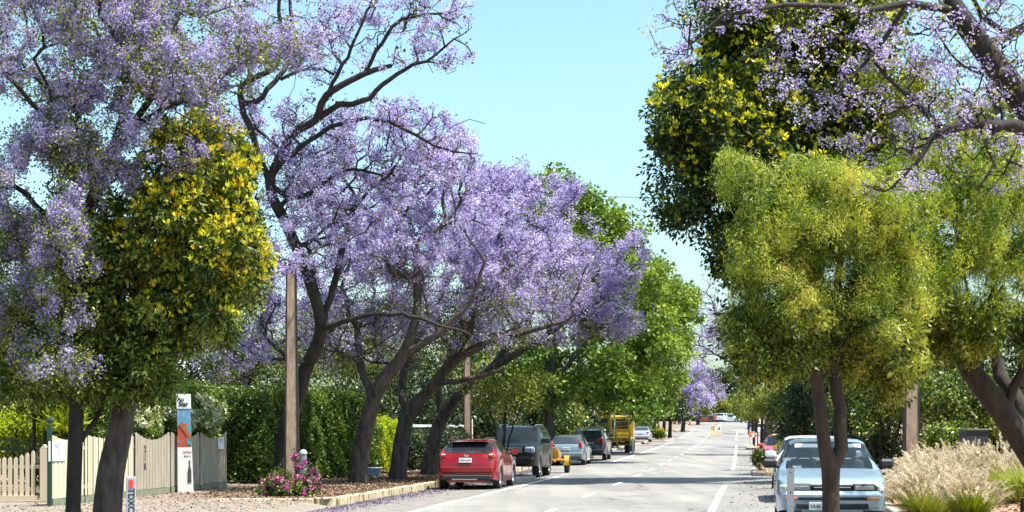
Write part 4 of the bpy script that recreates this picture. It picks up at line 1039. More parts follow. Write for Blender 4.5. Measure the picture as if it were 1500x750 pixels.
bol = None
for k, (px_, lb) in enumerate(((989, 'leftmost'), (1003, 'middle'), (1011, 'rightmost'))):
    if bol is None:
        bol = thing('orange_bollard', '', 'bollard', P(0, 100), 0)
        mb = MB(); mb.cyl((0, 0, .08), (0, 0, 1.05), .17, .12, n=14).build('shaft', M_orange, bol, True)
        MB().cyl((0, 0, 0), (0, 0, .08), .32, .28, n=14).build('base', M_black, bol)
        MB().cyl((0, 0, .68), (0, 0, .84), .145, .137, n=14, cap=False).build('reflective_band', M_white, bol, True)
        o_ = bol
    else: o_ = copy_tree(bol)
    o_.location = P(off(px_, 298), 298); o_['label'] = lb + ' of the three orange bollards far up the left verge'; o_['group'] = 'orange bollards on the left verge'
for k, (px_, lb) in enumerate(((1101, 'left'), (1107.5, 'right'))):
    t_ = thing('short_post', lb + ' one of the two short white posts at the planted kerb far right', 'post', P(off(px_, 134 + k * 2), 134 + k * 2, .1), 0, 'short white posts')
    MB().box((0, 0, .55), (.12, .05, 1.1), None, .01).build('shaft', M_white, t_); MB().box((0, -.03, .92), (.06, .01, .14)).build('reflector', M_red_l, t_)
Yq = 150; t_ = thing('barrier_board', 'orange and white barrier board by the thin trunks on the right', 'barrier', P(off(1104, Yq), Yq, .1))
MB().box((0, 0, .85), (.85, .04, .55), None, .01).build('board', M_orange, t_)
MB().box((-.35, 0, .3), (.06, .3, .6)).box((.35, 0, .3), (.06, .3, .6)).build('legs', M_white, t_)
MB().box((.0, -.026, .85), (.18, .01, .50), Matrix.Rotation(.5, 3, 'Y')).build('stripe', M_white, t_)
Yq = 108; t_ = thing('short_post', 'short grey post on the left kerb beside the truck ramp', 'post', P(off(927, Yq), Yq, 0))
MB().box((0, 0, .5), (.13, .13, 1.0), None, .02).build('shaft', mat('galv_post', (.4, .4, .38), .6), t_); MB().box((0, 0, 1.02), (.16, .16, .05), None, .01).build('cap', M_white, t_)

# ================================================================== TREES
def V3(px, py, Y): return np.array(PX(px, py, Y))
def ground_pt(px, Y, dz=0):
    o_ = off(px, Y); return np.array([Xc(Y) + o_, Y, gz(o_, Y) + dz])
def limb(*pts): return [(V3(a, b, c), r) for a, b, c, r in pts]
JG = 'jacaranda trees along the street'
def jset(n=60, spread=.2, size=.055, leafn=10, frac=1.0, leaffrac=.45, nodes=.022, nn=1500, lsize=.07):
    low = lambda c, r: r.uniform(size=len(c)) < np.clip((c[:, 2] - 3.4) / 3.2, .16, 1)
    a = dict(part='blossom', mat=M_jac, n=n * .58, spread=spread * .75, size=size, aspect=.42, tint=(.5, .2), ct=.22, frac=frac, where=low)
    if nodes: a['nodes'] = nodes; a['nn'] = nn
    b = dict(part='leaves', mat=M_olive, n=30, spread=spread * 1.3, size=lsize, aspect=.3, ct=.25, tint=(.45, .25), where=lambda c, r: r.uniform(size=len(c)) < np.clip(.9 - (c[:, 2] - 3.4) / 4.5, .06, .8))
    return [a, b]

# J0: the nearest left jacaranda
b0 = ground_pt(106, 27.5)
tree('jacaranda_tree', 'nearest left jacaranda with a slim dark trunk, blossom filling the top left corner', 'tree', b0,
     [[(b0, .12)] + limb((109, 690, 27.5, .115), (112, 600, 27.5, .11), (118, 500, 27.4, .10), (112, 400, 27.2, .09), (140, 280, 27, .075), (190, 190, 27, .06), (240, 110, 27.3, .05), (260, 20, 27.5, .04)),
      limb((112, 655, 27.5, .045), (132, 625, 27.6, .045), (150, 590, 27.8, .04), (180, 520, 28, .03)),
      limb((112, 400, 27.2, .06), (70, 320, 27, .05), (20, 270, 26.8, .04), (-30, 240, 26.6, .03)),
      limb((150, 260, 27, .05), (90, 190, 26.6, .045), (30, 130, 26.2, .035), (-20, 60, 26, .03)),
      limb((190, 190, 27, .055), (260, 150, 27.8, .05), (330, 110, 28.3, .04), (400, 60, 28.6, .025)),
      limb((140, 280, 27, .06), (215, 60, 27.2, .045), (180, 10, 27, .035))],
     [lobe(80, 50, 200, 120, 26.5, 1.7), lobe(290, 60, 140, 100, 28, 1.7), lobe(190, 190, 180, 100, 27, 1.5), lobe(50, 280, 110, 100, 26.4, 1.3), lobe(95, 400, 55, 110, 26, .7), lobe(15, 420, 60, 110, 27, .9), lobe(80, 530, 70, 45, 26.2, .5)],
     1750, [dict(part='blossom', mat=M_jac, n=78, spread=.11, size=.036, aspect=.42, tint=(.45, .2), ct=.16, flat=1.4, nodes=.02, nn=1700, clumpw=.55,
                where=lambda c, r: r.uniform(size=len(c)) < np.clip((c[:, 2] - 2.2) / 3.2, .30, 1)),
           dict(part='leaves', mat=M_olive, n=34, spread=.22, size=.055, aspect=.28, frac=.9, ct=.25, tint=(.5, .27)),
           dict(part='seed_pods', mat=M_pod, n=2, spread=.2, size=.06, aspect=.5, frac=.1)], 11, JG, M_bark, r_tip=.006, zmin=4)

# T1 brush box with yellow tips
b1 = ground_pt(156, 28)
tree('brush_box_tree', 'thick dark trunked tree at left with yellow orange new leaves on a glossy crown', 'tree', b1,
     [[(b1, .24)] + limb((158, 740, 28, .235), (163, 690, 28, .22), (176, 630, 28, .20), (186, 570, 28, .18), (200, 500, 28, .14), (215, 440, 28, .11), (245, 380, 28, .08), (280, 300, 28, .05)),
      limb((184, 580, 28, .11), (150, 520, 27.7, .08), (120, 470, 27.5, .05)),
      limb((200, 500, 28, .09), (260, 450, 27.6, .07), (310, 410, 27.3, .05), (350, 350, 27.2, .03)),
      limb((205, 480, 28, .09), (200, 400, 28.4, .07), (210, 300, 28.5, .05), (240, 230, 28.4, .03))],
     [lobe(295, 250, 85, 95, 27.6, 1.1), lobe(230, 350, 120, 90, 27.8, 1.3), lobe(335, 370, 55, 75, 27.4, .9), lobe(200, 460, 130, 80, 27.8, 1.2), lobe(110, 540, 85, 50, 27.6, .9), lobe(300, 455, 70, 60, 27.6, .8), lobe(20, 520, 60, 70, 28.5, .8), lobe(130, 450, 75, 65, 27.6, .9), lobe(190, 545, 65, 38, 27.4, .6), lobe(225, 525, 45, 35, 27.6, .6)],
     1450, [dict(part='leaves', mat=M_box, n=50, spread=.19, size=.10, aspect=.22, mode='hang', tint=(.6, .27), ct=.15, clumpw=.6),
           dict(part='new_leaves', mat=M_tip, n=7, spread=.035, size=.09, clumpw=.6, tufts=(4, .2), aspect=.24, mode='up', tint=(.35, .25), ct=.2, where=lambda c, r: (c[:, 0] > V3(165, 0, 28)[0]) & (r.uniform(size=len(c)) < np.clip((c[:, 2] - 2.8) / 2.4, .05, 1) * np.clip((c[:, 0] - V3(150, 0, 28)[0]) / 1.6, .2, 1)))], 12, None, M_barkg, crook=.08, zmin=2.6)

# J1
b = ground_pt(412, 47)
tree('jacaranda_tree', 'tall jacaranda behind the near power pole, bare crooked branches reaching across the sky', 'tree', b,
     [[(b, .26)] + limb((418, 640, 47, .25), (432, 590, 47, .22), (448, 540, 46.6, .20), (466, 500, 46, .17), (470, 470, 45.6, .14), (450, 400, 45, .12), (420, 330, 44.5, .11), (396, 270, 44, .11), (426, 200, 43.8, .10), (462, 176, 43.5, .10), (478, 140, 43.2, .09), (534, 108, 43, .075), (574, 96, 43, .05)),
      limb((470, 172, 43.5, .085), (498, 152, 43.2, .08), (530, 148, 43, .07), (570, 116, 42.8, .06), (606, 96, 42.6, .045), (638, 80, 42.6, .03), (676, 50, 42.6, .015)),
      limb((396, 270, 44, .09), (370, 200, 43.6, .085), (350, 140, 43.4, .08), (374, 112, 43.2, .075), (406, 96, 43.2, .065), (410, 52, 43.2, .055), (408, -10, 43, .04)),
      limb((372, 150, 43.3, .07), (400, 122, 43.6, .07), (418, 100, 43.8, .065), (426, 60, 44, .055), (424, -10, 44, .04)),
      limb((426, 74, 44, .05), (450, 55, 44, .045), (472, 50, 44.2, .03)),
      limb((412, 116, 43.6, .05), (455, 100, 43.8, .04), (490, 108, 44, .03)),
      limb((396, 256, 44, .06), (440, 215, 44.3, .06), (510, 176, 44.6, .055), (574, 180, 44.8, .045), (610, 200, 45, .035), (666, 222, 45, .02), (700, 224, 45, .010)),
      limb((640, 212, 45, .016), (665, 185, 45, .014), (690, 176, 45, .010), (712, 182, 45, .006)),
      limb((396, 272, 44, .07), (440, 290, 44, .06), (500, 250, 43.8, .05), (560, 255, 43.6, .03)),
      limb((478, 140, 43.2, .05), (520, 60, 43, .04), (540, 10, 43, .03)),
      limb((534, 108, 43, .04), (575, 40, 42.8, .03), (620, 20, 42.8, .018), (660, 20, 42.8, .01)),
      limb((470, 476, 45.6, .10), (488, 424, 45.4, .09), (500, 370, 45.2, .07), (520, 300, 45, .05)),
      limb((476, 480, 45.6, .09), (505, 472, 45.2, .08), (532, 464, 45, .07), (588, 460, 44.8, .06), (640, 476, 44.6, .045), (690, 490, 44.6, .025))],
     [lobe(555, 45, 125, 70, 43, 1.5), lobe(650, 60, 55, 55, 42.7, .8), lobe(440, 50, 80, 70, 44, 1.8), lobe(345, 120, 60, 110, 44, 1.5), lobe(450, 210, 90, 75, 44.4, 2), lobe(560, 210, 110, 65, 45, 2.2), lobe(440, 330, 90, 90, 44.4, 1.6), lobe(350, 470, 60, 80, 46, 1.2), lobe(460, 250, 100, 100, 46, 1.8), lobe(640, 215, 50, 55, 45.4, 1), lobe(425, 385, 45, 30, 41.5, .5), lobe(500, 290, 90, 70, 43.5, 1)],
     1700, [dict(part='blossom', mat=M_jac, n=38, spread=.16, size=.052, aspect=.42, ct=.18, nodes=.022, nn=1500,
                 where=lambda c, r: r.uniform(size=len(c)) < np.where(c[:, 2] > V3(0, 150, 43)[2], .62, .95)),
            dict(part='leaves', mat=M_olive, n=8, spread=.22, size=.07, aspect=.28, frac=.35, ct=.25),
            dict(part='seed_pods', mat=M_pod, n=2.2, spread=.25, size=.085, aspect=.5, frac=.3)], 13, JG, M_bark, crook=.22, r_tip=.009, zmin=3.5)

# J2
b = ground_pt(524, 50.8)
tree('jacaranda_tree', 'jacaranda with a leaning trunk, first right of the magenta flowers', 'tree', b,
     [[(b, .27)] + limb((529, 660, 50.8, .26), (540, 610, 50.6, .24), (556, 565, 50.3, .22), (590, 520, 50, .17), (610, 460, 49.8, .13), (610, 390, 49.8, .10), (600, 320, 50, .06)),
      limb((548, 588, 50.5, .14), (530, 540, 50.8, .12), (520, 480, 51, .09), (500, 420, 51, .06)),
      limb((590, 520, 50, .12), (640, 490, 49.6, .10), (690, 440, 49.4, .07), (710, 380, 49.2, .04))],
     [lobe(530, 330, 120, 85, 50.6, 2.4), lobe(620, 300, 100, 100, 50, 2.6), lobe(560, 410, 130, 70, 50, 2.4), lobe(620, 200, 70, 55, 50.5, 1.6), lobe(500, 480, 90, 45, 51, 1.8)],
     1500, jset(70, .25, .058, 10), 14, JG, M_barkg, crook=.16, r_tip=.009, zmin=3)
# J3
b = ground_pt(582, 54)
tree('jacaranda_tree', 'jacaranda with a forked leaning trunk, second right of the magenta flowers', 'tree', b,
     [[(b, .27)] + limb((588, 650, 54, .26), (599, 605, 54, .24), (625, 575, 53.8, .18), (650, 545, 53.6, .16), (682, 518, 53.4, .14), (730, 497, 53.2, .11), (772, 486, 53, .08), (830, 470, 52.6, .05)),
      limb((600, 605, 54, .17), (588, 570, 54.2, .14), (600, 520, 54.4, .11), (640, 450, 54.4, .08), (680, 350, 54.2, .05)),
      limb((650, 545, 53.6, .12), (690, 480, 53.6, .10), (720, 400, 53.6, .07), (740, 320, 53.6, .04)),
      limb((640, 560, 53.6, .10), (690, 555, 53, .08), (740, 540, 52.6, .05))],
     [lobe(700, 330, 110, 95, 53.4, 3), lobe(745, 275, 62, 48, 53.4, 1.8), lobe(780, 390, 110, 85, 52.8, 3), lobe(650, 430, 110, 80, 53.8, 2.6), lobe(720, 470, 130, 50, 53, 2.4), lobe(630, 500, 90, 40, 54, 1.6)],
     1700, jset(70, .26, .06, 6, leaffrac=.25), 15, JG, M_barkg, crook=.16, r_tip=.009, zmin=3)
# J4
b = ground_pt(628, 60)
tree('jacaranda_tree', 'jacaranda with a leaning trunk beside the red hatchback, blossom reaching over the road', 'tree', b,
     [[(b, .27)] + limb((634, 655, 60, .26), (646, 615, 60, .23), (675, 575, 59.6, .18), (720, 540, 59.2, .15), (770, 510, 58.8, .12), (830, 470, 58.4, .08), (880, 440, 58, .05)),
      limb((648, 612, 60, .15), (642, 570, 60, .12), (660, 520, 60.4, .09), (700, 470, 60.6, .06)),
      limb((720, 540, 59.2, .11), (770, 470, 59.2, .09), (800, 390, 59.2, .06), (820, 330, 59.2, .04))],
     [lobe(840, 400, 90, 95, 58.4, 3), lobe(885, 455, 62, 48, 58, 2), lobe(800, 300, 48, 50, 59, 2), lobe(780, 470, 120, 50, 58.6, 2.6), lobe(780, 380, 100, 80, 59.4, 2.4), lobe(730, 300, 70, 60, 59.5, 2)],
     1500, jset(70, .28, .064, 5, leaffrac=.2), 16, JG, M_barkg, crook=.16, r_tip=.009, zmin=3)
# backing jacaranda behind J1/J2 to fill the lower canopy
b = ground_pt(345, 58)
tree('jacaranda_tree', 'jacaranda standing behind the tall left hedge, pale blossom above the house roof', 'tree', b,
     [[(b, .24)] + limb((350, 600, 58, .22), (365, 540, 58, .18), (385, 470, 58, .14), (400, 400, 58, .10)), limb((365, 540, 58, .12), (420, 500, 57.6, .1), (500, 480, 57, .06)), limb((362, 545, 58, .1), (330, 500, 58, .08), (300, 460, 58, .05))],
     [lobe(400, 430, 120, 90, 58, 2.4), lobe(480, 500, 120, 50, 57, 2), lobe(330, 510, 80, 60, 58, 2), lobe(560, 500, 80, 50, 57.6, 1.8)], 900, jset(55, .26, .06, 20, leaffrac=.7), 17, JG, M_bark, crook=.18, r_tip=.010, zmin=3)

# plane trees
for (px_, Y_, lobes_, n_, lb, sd) in (
    (803, 86, [lobe(850, 400, 75, 105, 87, 3.2), lobe(915, 455, 75, 95, 86, 3), lobe(850, 540, 100, 60, 86, 3), lobe(925, 545, 70, 60, 86, 2.8), lobe(805, 290, 60, 52, 88, 2), lobe(893, 372, 52, 56, 88, 2.4), lobe(935, 405, 50, 52, 90, 2.4), lobe(860, 320, 40, 45, 88, 2)], 560, 'bright green broad leaved tree rising right behind the purple crowns', 21),
    (843, 104, [lobe(960, 470, 55, 75, 110, 3.2), lobe(975, 530, 48, 55, 109, 3), lobe(930, 570, 75, 35, 110, 3), lobe(935, 420, 50, 50, 111, 2.5), lobe(985, 460, 45, 45, 111, 2.2)], 380, 'bright green tree hanging over the road above the silver grey sedan', 22)):
    b = ground_pt(px_, Y_)
    tree('plane_tree', lb, 'tree', b, [[(b, .28)] + limb((px_ + 2, 600, Y_, .24), (px_ + 6, 540, Y_, .18), (px_ + 15, 450, Y_, .12), (px_ + 20, 370, Y_, .06)), limb((px_ + 5, 560, Y_, .14), (px_ + 50, 510, Y_ - 1, .09), (px_ + 80, 460, Y_ - 1.5, .05))],
         lobes_, n_, [dict(part='leaves', mat=M_plane, n=75, spread=.62, size=.19, aspect=.42, mode='hang', tint=(.5, .22), ct=.16, flat=.75)], sd, 'green plane trees on the left', M_barkg, r_tip=.012, zmin=3)
# more greenery below and behind the left canopy
def bush(name, label, lobes_, matr, n, size, seed, cat='shrub', nper=26, spread=.22, aspect=.3, group=None, mode='random', flowers=None, bark=M_bark, trunks=3, tint=(.45, .25), gzf=None, fl_n=20, fl_frac=.3, fl_size=None, base_px=None):
    rng = np.random.default_rng(seed)
    c0, r0 = lobes_[0]; bx = c0[0] if base_px is None else PX(base_px, 0, c0[1]).x; by = c0[1]; o_ = bx - Xc(by); bz = gz(o_, by) if gzf is None else gzf
    b = np.array([bx, by, bz]); lm = []
    top = c0 + np.array([0, 0, 0])
    lm.append([(b, .05), ((b * .6 + top * .4), .045), (top, .02)])
    for k in range(trunks - 1):
        c, r = lobes_[(k + 1) % len(lobes_)]
        e = c + rng.normal(0, .2, 3) * r; lm.append([(b + rng.normal(0, .05, 3) * np.array([1, 1, 0]), .035), (b * .5 + e * .5 + rng.normal(0, .08, 3), .03), (e, .012)])
    sets = [dict(part='leaves', mat=matr, n=nper, spread=spread, size=size, aspect=aspect, mode=mode, tint=tint, ct=.18)]
    if flowers: sets.append(dict(part='flowers', mat=flowers, n=fl_n, spread=spread * .5, size=fl_size or size * .6, aspect=.45, frac=fl_frac, outer=.5, tint=(.5, .3)))
    return tree(name, label, cat, b, lm, lobes_, n, sets, seed, group, bark, shell=.55, r_tip=.004, crook=.1, flare=1.1)
S_ = dict
bush('small_tree', 'small yellow green tree on the kerb in front of the black off-road wagon', [lobe(742, 582, 52, 30, 57.3, .9), lobe(710, 575, 30, 25, 57.5, .6), lobe(780, 570, 28, 28, 57, .6)], M_olive, 170, .09, 31, 'tree', 22, .24, gzf=Zc(57) + .15, base_px=736, tint=(.6, .3), trunks=4)
gt = []
GG = 'dark garden trees behind the left verge'
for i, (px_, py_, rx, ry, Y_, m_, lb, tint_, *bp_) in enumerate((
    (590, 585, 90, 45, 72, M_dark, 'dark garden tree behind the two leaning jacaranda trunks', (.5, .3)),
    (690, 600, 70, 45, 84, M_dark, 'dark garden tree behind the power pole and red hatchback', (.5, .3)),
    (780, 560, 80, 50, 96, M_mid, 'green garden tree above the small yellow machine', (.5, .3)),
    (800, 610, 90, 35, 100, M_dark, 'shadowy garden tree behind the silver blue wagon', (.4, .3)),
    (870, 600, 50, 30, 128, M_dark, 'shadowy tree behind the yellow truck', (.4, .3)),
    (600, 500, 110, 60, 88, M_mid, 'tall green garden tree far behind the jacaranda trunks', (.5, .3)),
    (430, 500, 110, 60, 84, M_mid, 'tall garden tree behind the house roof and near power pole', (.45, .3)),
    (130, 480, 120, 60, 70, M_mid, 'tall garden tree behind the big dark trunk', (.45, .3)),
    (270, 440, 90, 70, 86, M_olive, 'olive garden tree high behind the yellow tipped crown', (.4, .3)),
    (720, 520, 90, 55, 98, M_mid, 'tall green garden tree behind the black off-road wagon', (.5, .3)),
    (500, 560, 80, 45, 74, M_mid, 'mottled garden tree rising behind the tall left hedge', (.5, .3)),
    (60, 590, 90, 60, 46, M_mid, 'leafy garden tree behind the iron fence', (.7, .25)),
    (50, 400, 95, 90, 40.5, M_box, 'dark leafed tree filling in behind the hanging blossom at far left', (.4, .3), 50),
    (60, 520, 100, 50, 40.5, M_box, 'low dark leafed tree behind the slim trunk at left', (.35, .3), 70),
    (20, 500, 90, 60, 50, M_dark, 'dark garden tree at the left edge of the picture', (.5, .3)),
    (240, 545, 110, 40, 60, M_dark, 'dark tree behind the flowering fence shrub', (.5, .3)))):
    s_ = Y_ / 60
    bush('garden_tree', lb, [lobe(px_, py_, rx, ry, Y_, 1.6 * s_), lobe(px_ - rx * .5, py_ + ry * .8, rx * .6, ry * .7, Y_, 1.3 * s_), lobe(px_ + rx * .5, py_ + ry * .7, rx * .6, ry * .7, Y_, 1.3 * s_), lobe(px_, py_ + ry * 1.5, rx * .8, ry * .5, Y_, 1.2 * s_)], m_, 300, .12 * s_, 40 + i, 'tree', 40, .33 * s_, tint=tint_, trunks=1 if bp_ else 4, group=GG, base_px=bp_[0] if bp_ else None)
bush('spear_lily', 'clump of long upright lime green leaves behind the fence, beside the green post', [lobe(96, 628, 12, 12, 40.2, .15)], M_lime, 5, .62, 55, 'plant', 14, .1, .07, mode='up', trunks=1)
# olive / far left street trees
for i, (px_, Y_, lb, m_, lo_) in enumerate((
    (945, 172, 'olive green tree just beyond the silver grey sedan', M_olive, [lobe(935, 592, 34, 26, 172, 2.2), lobe(905, 585, 30, 25, 172, 2)]),
    (958, 185, 'tree with a pale straight trunk above the yellow flowers', M_olive, [lobe(955, 590, 28, 18, 185, 2.4), lobe(975, 580, 22, 20, 186, 2)]),
    (972, 200, 'dark street tree, second trunk beyond the yellow flowers', M_dark, [lobe(975, 596, 22, 16, 200, 2.4), lobe(990, 590, 20, 18, 200, 2)]),
    (981, 190, 'dark crooked street tree, third trunk beyond the yellow flowers', M_dark, [lobe(990, 602, 16, 14, 190, 2), lobe(968, 600, 14, 12, 190, 2)]))):
    b = ground_pt(px_, Y_); tree('street_tree', lb, 'tree', b, [[(b, .22)] + limb((px_ + 1, 618, Y_, .18), (px_ + 2, 600, Y_, .12))], lo_, 110, [dict(part='leaves', mat=m_, n=45, spread=.6, size=.24, aspect=.35, ct=.2, tint=(.5, .25))], 60 + i, 'street trees far along the left', M_barkg if i == 1 else M_bark, r_tip=.02)
for i, (px_, Y_, lb, lo_, fr) in enumerate((
    (1000, 235, 'distant left jacaranda above the orange bollards', [lobe(1005, 578, 30, 24, 235, 3), lobe(1020, 590, 22, 18, 235, 2.5), lobe(985, 590, 26, 18, 235, 2.5)], 1),
    (1022, 300, 'distant jacaranda at the end of the road above the far cars', [lobe(1035, 560, 26, 26, 300, 4), lobe(1018, 545, 20, 22, 300, 4), lobe(1045, 578, 20, 14, 300, 3.5)], 1))):
    b = ground_pt(px_, Y_); tree('jacaranda_tree', lb, 'tree', b, [[(b, .3)] + limb((px_ + 3, 605, Y_, .24), (px_ + 8, 590, Y_, .15))], lo_, 170, [dict(part='blossom', mat=M_jac, n=60, spread=.8, size=.24, aspect=.42, frac=.85, tint=(.42, .22), ct=.2), dict(part='leaves', mat=M_olive, n=16, spread=.9, size=.25, frac=.5, ct=.2)], 70 + i, JG, M_bark, r_tip=.025)
# far end trees
FE = 'trees beyond the far end of the road'
for i, (px_, py_, rx, ry, Y_, m_, lb) in enumerate((
    (985, 606, 26, 16, 345, M_dark, 'dark green tree beyond the far end, behind the orange bollards'),
    (1015, 602, 20, 14, 352, M_mid, 'mid green tree beyond the far end, left of the far cars'),
    (1045, 600, 20, 14, 360, M_olive, 'golden green tree beyond the far end, behind the maroon car'),
    (1068, 594, 20, 18, 366, M_mid, 'green tree beyond the far end, above the white pickup'),
    (1095, 585, 24, 24, 372, M_dark, 'dark tree beyond the far end, above the white gabled house'),
    (1060, 560, 20, 20, 380, M_dark, 'grey green tree top showing over the far row of trees'))):
    b = ground_pt(px_, Y_); tree('distant_tree', lb, 'tree', b, [[(b, .3)] + limb((px_, 604, Y_, .2), (px_ + 1, py_, Y_, .1))], [lobe(px_, py_, rx, ry, Y_, 3.5), lobe(px_ - rx * .5, py_ + ry * .5, rx * .6, ry * .7, Y_, 3), lobe(px_ + rx * .5, py_ + ry * .4, rx * .6, ry * .7, Y_, 3)], 110, [dict(part='leaves', mat=m_, n=50, spread=1.2, size=.5, aspect=.35, tint=(.6, .25), ct=.2)], 80 + i, FE, M_bark, r_tip=.03)

# ---- right side
b = ground_pt(1218, 22.2, .0); b[2] = gz(5, 22.2) + .1
fk = limb((1217, 720, 22.2, .112), (1217, 688, 22.2, .122))
tree('willow_myrtle_tree', 'twin trunked tree in front of the pale blue sedan, with fine drooping foliage', 'tree', b,
     [[(b, .115)] + fk + limb((1208, 655, 22.15, .088), (1202, 600, 22.1, .085), (1195, 550, 22.1, .08), (1186, 500, 22.0, .065), (1170, 440, 21.8, .05), (1140, 370, 21.6, .03)),
      limb((1219, 692, 22.2, .085), (1229, 655, 22.25, .09), (1229, 600, 22.3, .085), (1220, 545, 22.3, .08), (1216, 490, 22.3, .08), (1225, 430, 22.3, .055), (1235, 350, 22.2, .03)),
      limb((1222, 550, 22.3, .03), (1245, 525, 22.2, .022), (1285, 530, 22.1, .012)), limb((1198, 560, 22.1, .03), (1225, 535, 22, .02), (1240, 500, 21.9, .012))],
     [lobe(1165, 340, 85, 75, 21.8, .8), lobe(1240, 300, 90, 65, 22, .9), lobe(1140, 430, 72, 80, 21.8, .8), lobe(1220, 410, 90, 80, 22.2, .9), lobe(1170, 490, 60, 50, 22, .6), lobe(1265, 470, 50, 55, 22.3, .6), lobe(1110, 300, 30, 30, 21.7, .4), lobe(1100, 480, 40, 60, 21.8, .5), lobe(1300, 380, 50, 70, 22.6, .6), lobe(1210, 530, 60, 35, 22.6, .5), lobe(1290, 270, 50, 40, 22.6, .5), lobe(1200, 265, 70, 35, 22, .6), lobe(1320, 450, 50, 70, 22.8, .6), lobe(1320, 330, 50, 60, 22.8, .6), lobe(1100, 360, 40, 60, 21.6, .5), lobe(1230, 380, 90, 110, 23, .8), lobe(1115, 525, 45, 42, 21.9, .5), lobe(1300, 530, 60, 42, 23, .6), lobe(1085, 250, 35, 30, 21.8, .4)],
     1650, [dict(part='leaves', mat=M_fine, n=150, spread=.15, size=.062, aspect=.07, mode='spray', tint=(.55, .22), ct=.26, flat=1.1), dict(part='shade_toned_leaves', mat=M_box, n=26, spread=.2, size=.09, aspect=.2, mode='hang', tint=(.4, .3), where=lambda c, r: (c[:, 2] < 3.3) | (r.uniform(size=len(c)) < .12))], 90, 'fine leaved drooping trees on the right', M_barkb, r_tip=.004, zmin=3.0)  # darker leaf set, mostly low in the crown: shade put into leaf colour
b = ground_pt(1545, 24.5)
tree('willow_myrtle_tree', 'dark trunk leaning in from the right edge, carrying fine drooping foliage', 'tree', b,
     [[(b, .2)] + limb((1530, 700, 24.5, .19), (1500, 650, 24.5, .18), (1470, 605, 24.4, .175), (1435, 560, 24.3, .16), (1405, 515, 24.2, .13), (1390, 460, 24.1, .10), (1375, 390, 24, .06), (1360, 320, 24, .03)),
      limb((1512, 660, 24.6, .12), (1500, 610, 24.8, .12), (1480, 570, 25, .11), (1462, 530, 25.2, .09), (1450, 460, 25.2, .06), (1460, 380, 25.2, .04)),
      limb((1470, 605, 24.4, .08), (1510, 520, 24.2, .07), (1530, 430, 24, .05))],
     [lobe(1370, 330, 80, 75, 24, .9), lobe(1450, 330, 80, 80, 24.3, 1), lobe(1335, 430, 75, 80, 24, .9), lobe(1430, 430, 85, 80, 24.2, 1), lobe(1385, 500, 60, 40, 24.3, .8), lobe(1500, 420, 50, 90, 24, .9), lobe(1350, 240, 50, 50, 24.6, .7), lobe(1460, 240, 60, 40, 25, .7), lobe(1320, 340, 60, 60, 24.2, .8), lobe(1340, 280, 70, 45, 24.4, .8), lobe(1310, 500, 60, 50, 24.5, .7), lobe(1400, 250, 60, 40, 24.6, .7)],
     1400, [dict(part='leaves', mat=M_fine, n=150, spread=.165, size=.066, aspect=.07, mode='spray', tint=(.5, .22), ct=.26, flat=1.1), dict(part='shade_toned_leaves', mat=M_box, n=26, spread=.22, size=.10, aspect=.2, mode='hang', tint=(.4, .3), where=lambda c, r: (c[:, 2] < 3.4) | (r.uniform(size=len(c)) < .12))], 91, 'fine leaved drooping trees on the right', M_bark, r_tip=.005, zmin=3.0)  # lower crown shade coloured in with the darker leaves here too
# R3 brush box behind
b = ground_pt(1243, 56)
tree('brush_box_tree', 'tall dense dark tree right of the sky gap with bright yellow new leaf tips', 'tree', b,
     [[(b, .27)] + limb((1240, 620, 56.4, 0.275), (1225, 520, 55.8, 0.242), (1190, 420, 55.2, 0.198), (1150, 320, 54.5, 0.165), (1120, 220, 54.0, 0.121), (1100, 120, 53.5, 0.077), (1090, 30, 53.4, 0.044)),
      limb((1190, 420, 55.2, 0.143), (1230, 300, 55.7, 0.110), (1240, 180, 55.7, 0.077), (1230, 80, 55.7, 0.044)),
      limb((1160, 345, 54.6, 0.121), (1090, 300, 54.0, 0.088), (1030, 250, 53.5, 0.055), (990, 200, 53.3, 0.033))],
     [lobe(1110, 90, 95, 95, 54.0, 2), lobe(1040, 170, 95, 95, 53.5, 2), lobe(1200, 120, 95, 130, 55.2, 2.2), lobe(1010, 265, 72, 80, 53.5, 1.5), lobe(1110, 270, 105, 90, 54.0, 1.9), lobe(1085, 350, 60, 60, 54.0, 1.6), lobe(1200, 270, 80, 90, 55.2, 2.6), lobe(1160, 10, 90, 50, 54.7, 2.4), lobe(1255, 60, 70, 80, 55.2, 2.4), lobe(1270, 190, 60, 80, 55.7, 2.2), lobe(1060, 20, 60, 50, 54.0, 2)],
     1700, [dict(part='leaves', mat=M_box, n=62, spread=.46, size=.17, aspect=.25, mode='hang', tint=(.30, .2), ct=.12),
            dict(part='new_leaves', mat=M_tipg, clumpw=1.4, n=7, spread=.05, size=.15, tufts=(4, .44), frac=.85, aspect=.25, mode='up', tint=(.4, .25), where=lambda c, r: r.uniform(size=len(c)) < np.clip((c[:, 2] - V3(0, 310, 54)[2]) / 2.9, .05, 1))], 92, None, M_bark, r_tip=.010, zmin=5)
